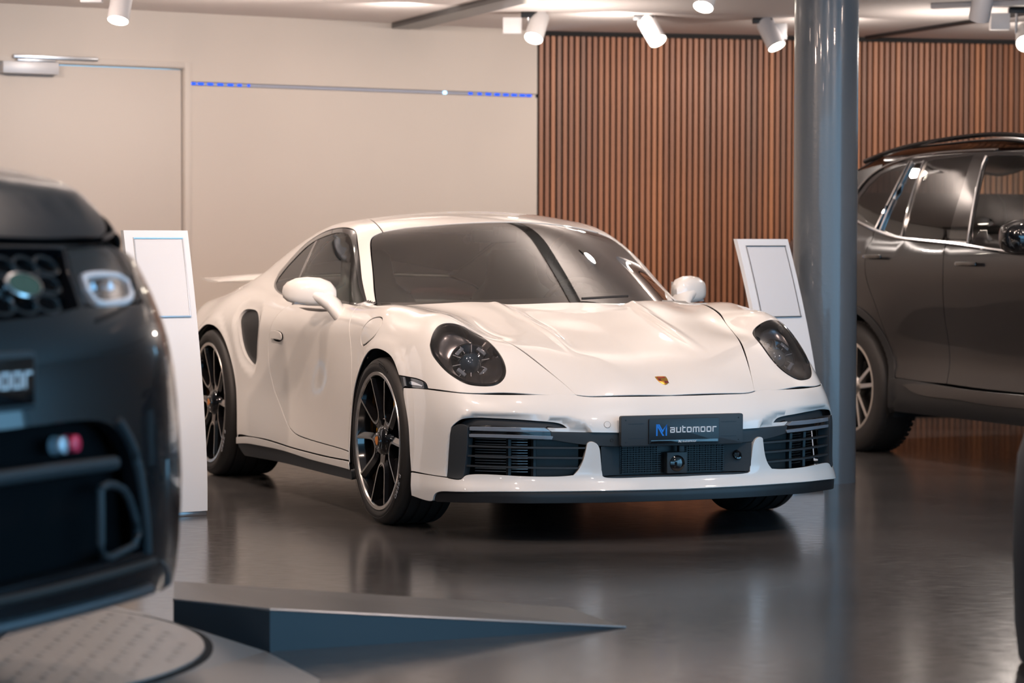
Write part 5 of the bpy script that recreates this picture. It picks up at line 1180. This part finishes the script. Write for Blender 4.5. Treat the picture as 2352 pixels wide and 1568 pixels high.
MB().lathe([(.0005, .005), (.86, .005)], 40, E_).build('badge_face', mat('badge_green', (.12, .22, .17), .25, .6), bd_)
for sd in (-1, 1):
    hl = D.objects.new('headlight', None); COL.objects.link(hl); hl.parent = rr
    H2 = [(x, y, z) for x, y, z in HEADr]
    panel('headlight_backing', M['black'], hl, rF_, hh_(0), step=.04, off=-.03, gap=-.008, side=sd, mirror=False)
    panel('lens', M['lens'], hl, rF_, hh_(0), step=.04, off=-.001, gap=.004, flange=.004, side=sd, mirror=False)
    rg_ = [(.774, .452, .947), (.768, .50, .951), (.752, .611, .949), (.746, .664, .936), (.762, .66, .91), (.785, .619, .893), (.794, .557, .890), (.806, .46, .892), (.801, .444, .912), (.774, .452, .947)]
    MB().tube([(x, sd*y, z) for x, y, z in onr(rg_, -.006)], .009, 8).build('daylight_ring', mat('daylight_ring_grey', (.62, .62, .66), .3, emis=(.8, .82, .9), es=.12), hl, smooth=True)
    for y in (.515, .595): MB().lathe([(.0005, .01), (.02, .006), (.028, -.01)], 24, Matrix.Translation((.755-.1*(y-.5), sd*y, .918)) @ Matrix.Rotation(pi/2, 4, 'Y')).build('projector_lens', M['chrome'], hl, smooth=True)
    # upright frame round the corner duct
    FG = [(.889, .345, .500), (.886, .371, .507), (.879, .445, .490), (.874, .485, .449), (.866, .520, .372), (.872, .45, .356), (.880, .368, .352), (.886, .348, .411), (.889, .345, .500)]
    MB().tube([(x, sd*y, z) for x, y, z in onr(FG, -.004)], .009, 8).build('duct_frame', M['plastic'], rr, smooth=True)
    MB().tube([(x, sd*y, z) for x, y, z in onr([(.875, .43, .64), (.874, .492, .575), (.874, .522, .50), (.866, .553, .393), (.858, .565, .340)], .002)], .010, 8).build('duct_trim', M['plastic'], rr, smooth=True)
    MB().box((.55, sd*.97-.03, .60), (.56, sd*.97+.03, .70)).build('side_reflector', M['gloss'], rr) if False else None
MB().tube(onr([(.880, -.42, .549), (.894, -.2, .552), (.898, 0, .552), (.894, .2, .552), (.880, .42, .549)], -.01), .016, 8).build('duct_bar', M['plastic'], rr, smooth=True)
MB().tube(onr([(.849, -.6, .318), (.883, -.285, .312), (.893, 0, .308), (.883, .285, .312), (.849, .6, .318)], .004), .010, 8).build('lip_trim', M['rubber'], rr, smooth=True)
MB().tube(onr([(.835, -.6, .255), (.874, -.24, .252), (.882, 0, .25), (.874, .24, .252), (.835, .6, .255)], .002), .014, 8).build('skid_trim', M['disc'], rr, smooth=True)
for y, mt in ((.262, 'red'), (.212, 'white')):
    P_ = rF_.pos(rF_.to2([(.89, y, .602)])); N_ = Vector(fnorm(frr, P_)[0]); MB().lathe([(.0005, .010), (.018, .007), (.021, -.02)], 24, Matrix.Translation(Vector(P_[0])-N_*.012) @ N_.to_track_quat('Z', 'Y').to_matrix().to_4x4()).build('front_emblem', mat('emblem_red', (.8, .03, .08), .3) if mt == 'red' else mat('emblem_grey', (.45, .52, .58), .3, .4), rr, smooth=True)
# plate
rp = D.objects.new('number_plate', None); COL.objects.link(rp); rp.parent = rr
rp.matrix_local = Matrix.Translation((.900, -.17, .742)) @ Matrix(((0, 0, 1, 0), (1, 0, 0, 0), (0, 1, 0, 0), (0, 0, 0, 1)))
MB().prism(rring(.525, .118, .010), -.02, 0).build('plate_holder', M['plastic'], rp, bevel=.002)
pt_bak = pt; pt = rp
MB().prism(rring(.50, .095, .006), 0, .004).build('dealer_frame', M['gloss'], rp, bevel=.001)
word('automoor', -.065, -.014, .0245, .034, .0066, .004, .0055, .0085)
logo(-.16, -.028, .065, .060, M['logo'], .004, .0055)
pt = pt_bak
MB().box((-3.4, -.8, .24), (.55, .8, .40)).build('floor_pan', M['black'], rr)
MB().box((-.3, -.58, .4), (.60, .58, .95)).build('engine_bay_filler', M['deep'], rr)  # plain black filler box under the bonnet
for cx in (0, -2.92):
    for sy in (-1, 1):
        o = D.objects.new('wheel', None); COL.objects.link(o); o.parent = rr; o.matrix_local = Matrix(((1, 0, 0, cx), (0, 0, -1, -.975), (0, 1, 0, .38), (0, 0, 0, 1))) if sy < 0 else Matrix(((-1, 0, 0, cx), (0, 0, 1, .975), (0, 1, 0, .38), (0, 0, 0, 1)))
        MB().lathe([(.27, -.02), (.28, -.006), (.34, 0), (.37, -.02), (.38, -.04), (.38, -.24), (.37, -.26), (.28, -.275)], 48).build('tyre', M['rubber'], o, smooth=True)
        MB().lathe([(.0005, -.06), (.2, -.05), (.262, -.012), (.275, -.012)], 40).build('rim', M['gloss'], o, smooth=True)
gh = [[(-.85, y, 1.17), (-1.55, y*.82, 1.72), (-3.4, y*.80, 1.74), (-3.75, y, 1.15)] for y in (-.86, .86)]
MB().add([gh[0][0], gh[0][1], gh[0][2], gh[0][3], gh[1][0], gh[1][1], gh[1][2], gh[1][3]], [(0, 1, 2, 3), (4, 7, 6, 5), (0, 4, 5, 1), (1, 5, 6, 2), (2, 6, 7, 3)]).build('glasshouse', M['gloss'], rr, bevel=.05)
# dark vehicle corner cut by the right edge
dk_ = []
for z, o_ in ((.02, -.012), (.12, 0), (.3, .006), (.45, .005), (.58, -.004), (.66, -.03), (.69, -.09)):
    dk_.append([(1.384-o_+.35*(1-cos(t)), 7.25-.9*sin(t)*.5, z) for t in np.linspace(-.7, pi*.5, 12)]+[(2.6, 6.8, z), (2.6, 7.6, z)])
tag(MB().loft(dk_).build('car_bumper', mat('dark_blue_paint', (.010, .015, .025), .55), smooth=True), 'dark blue rounded car corner cut by the lower right edge', 'car bumper')
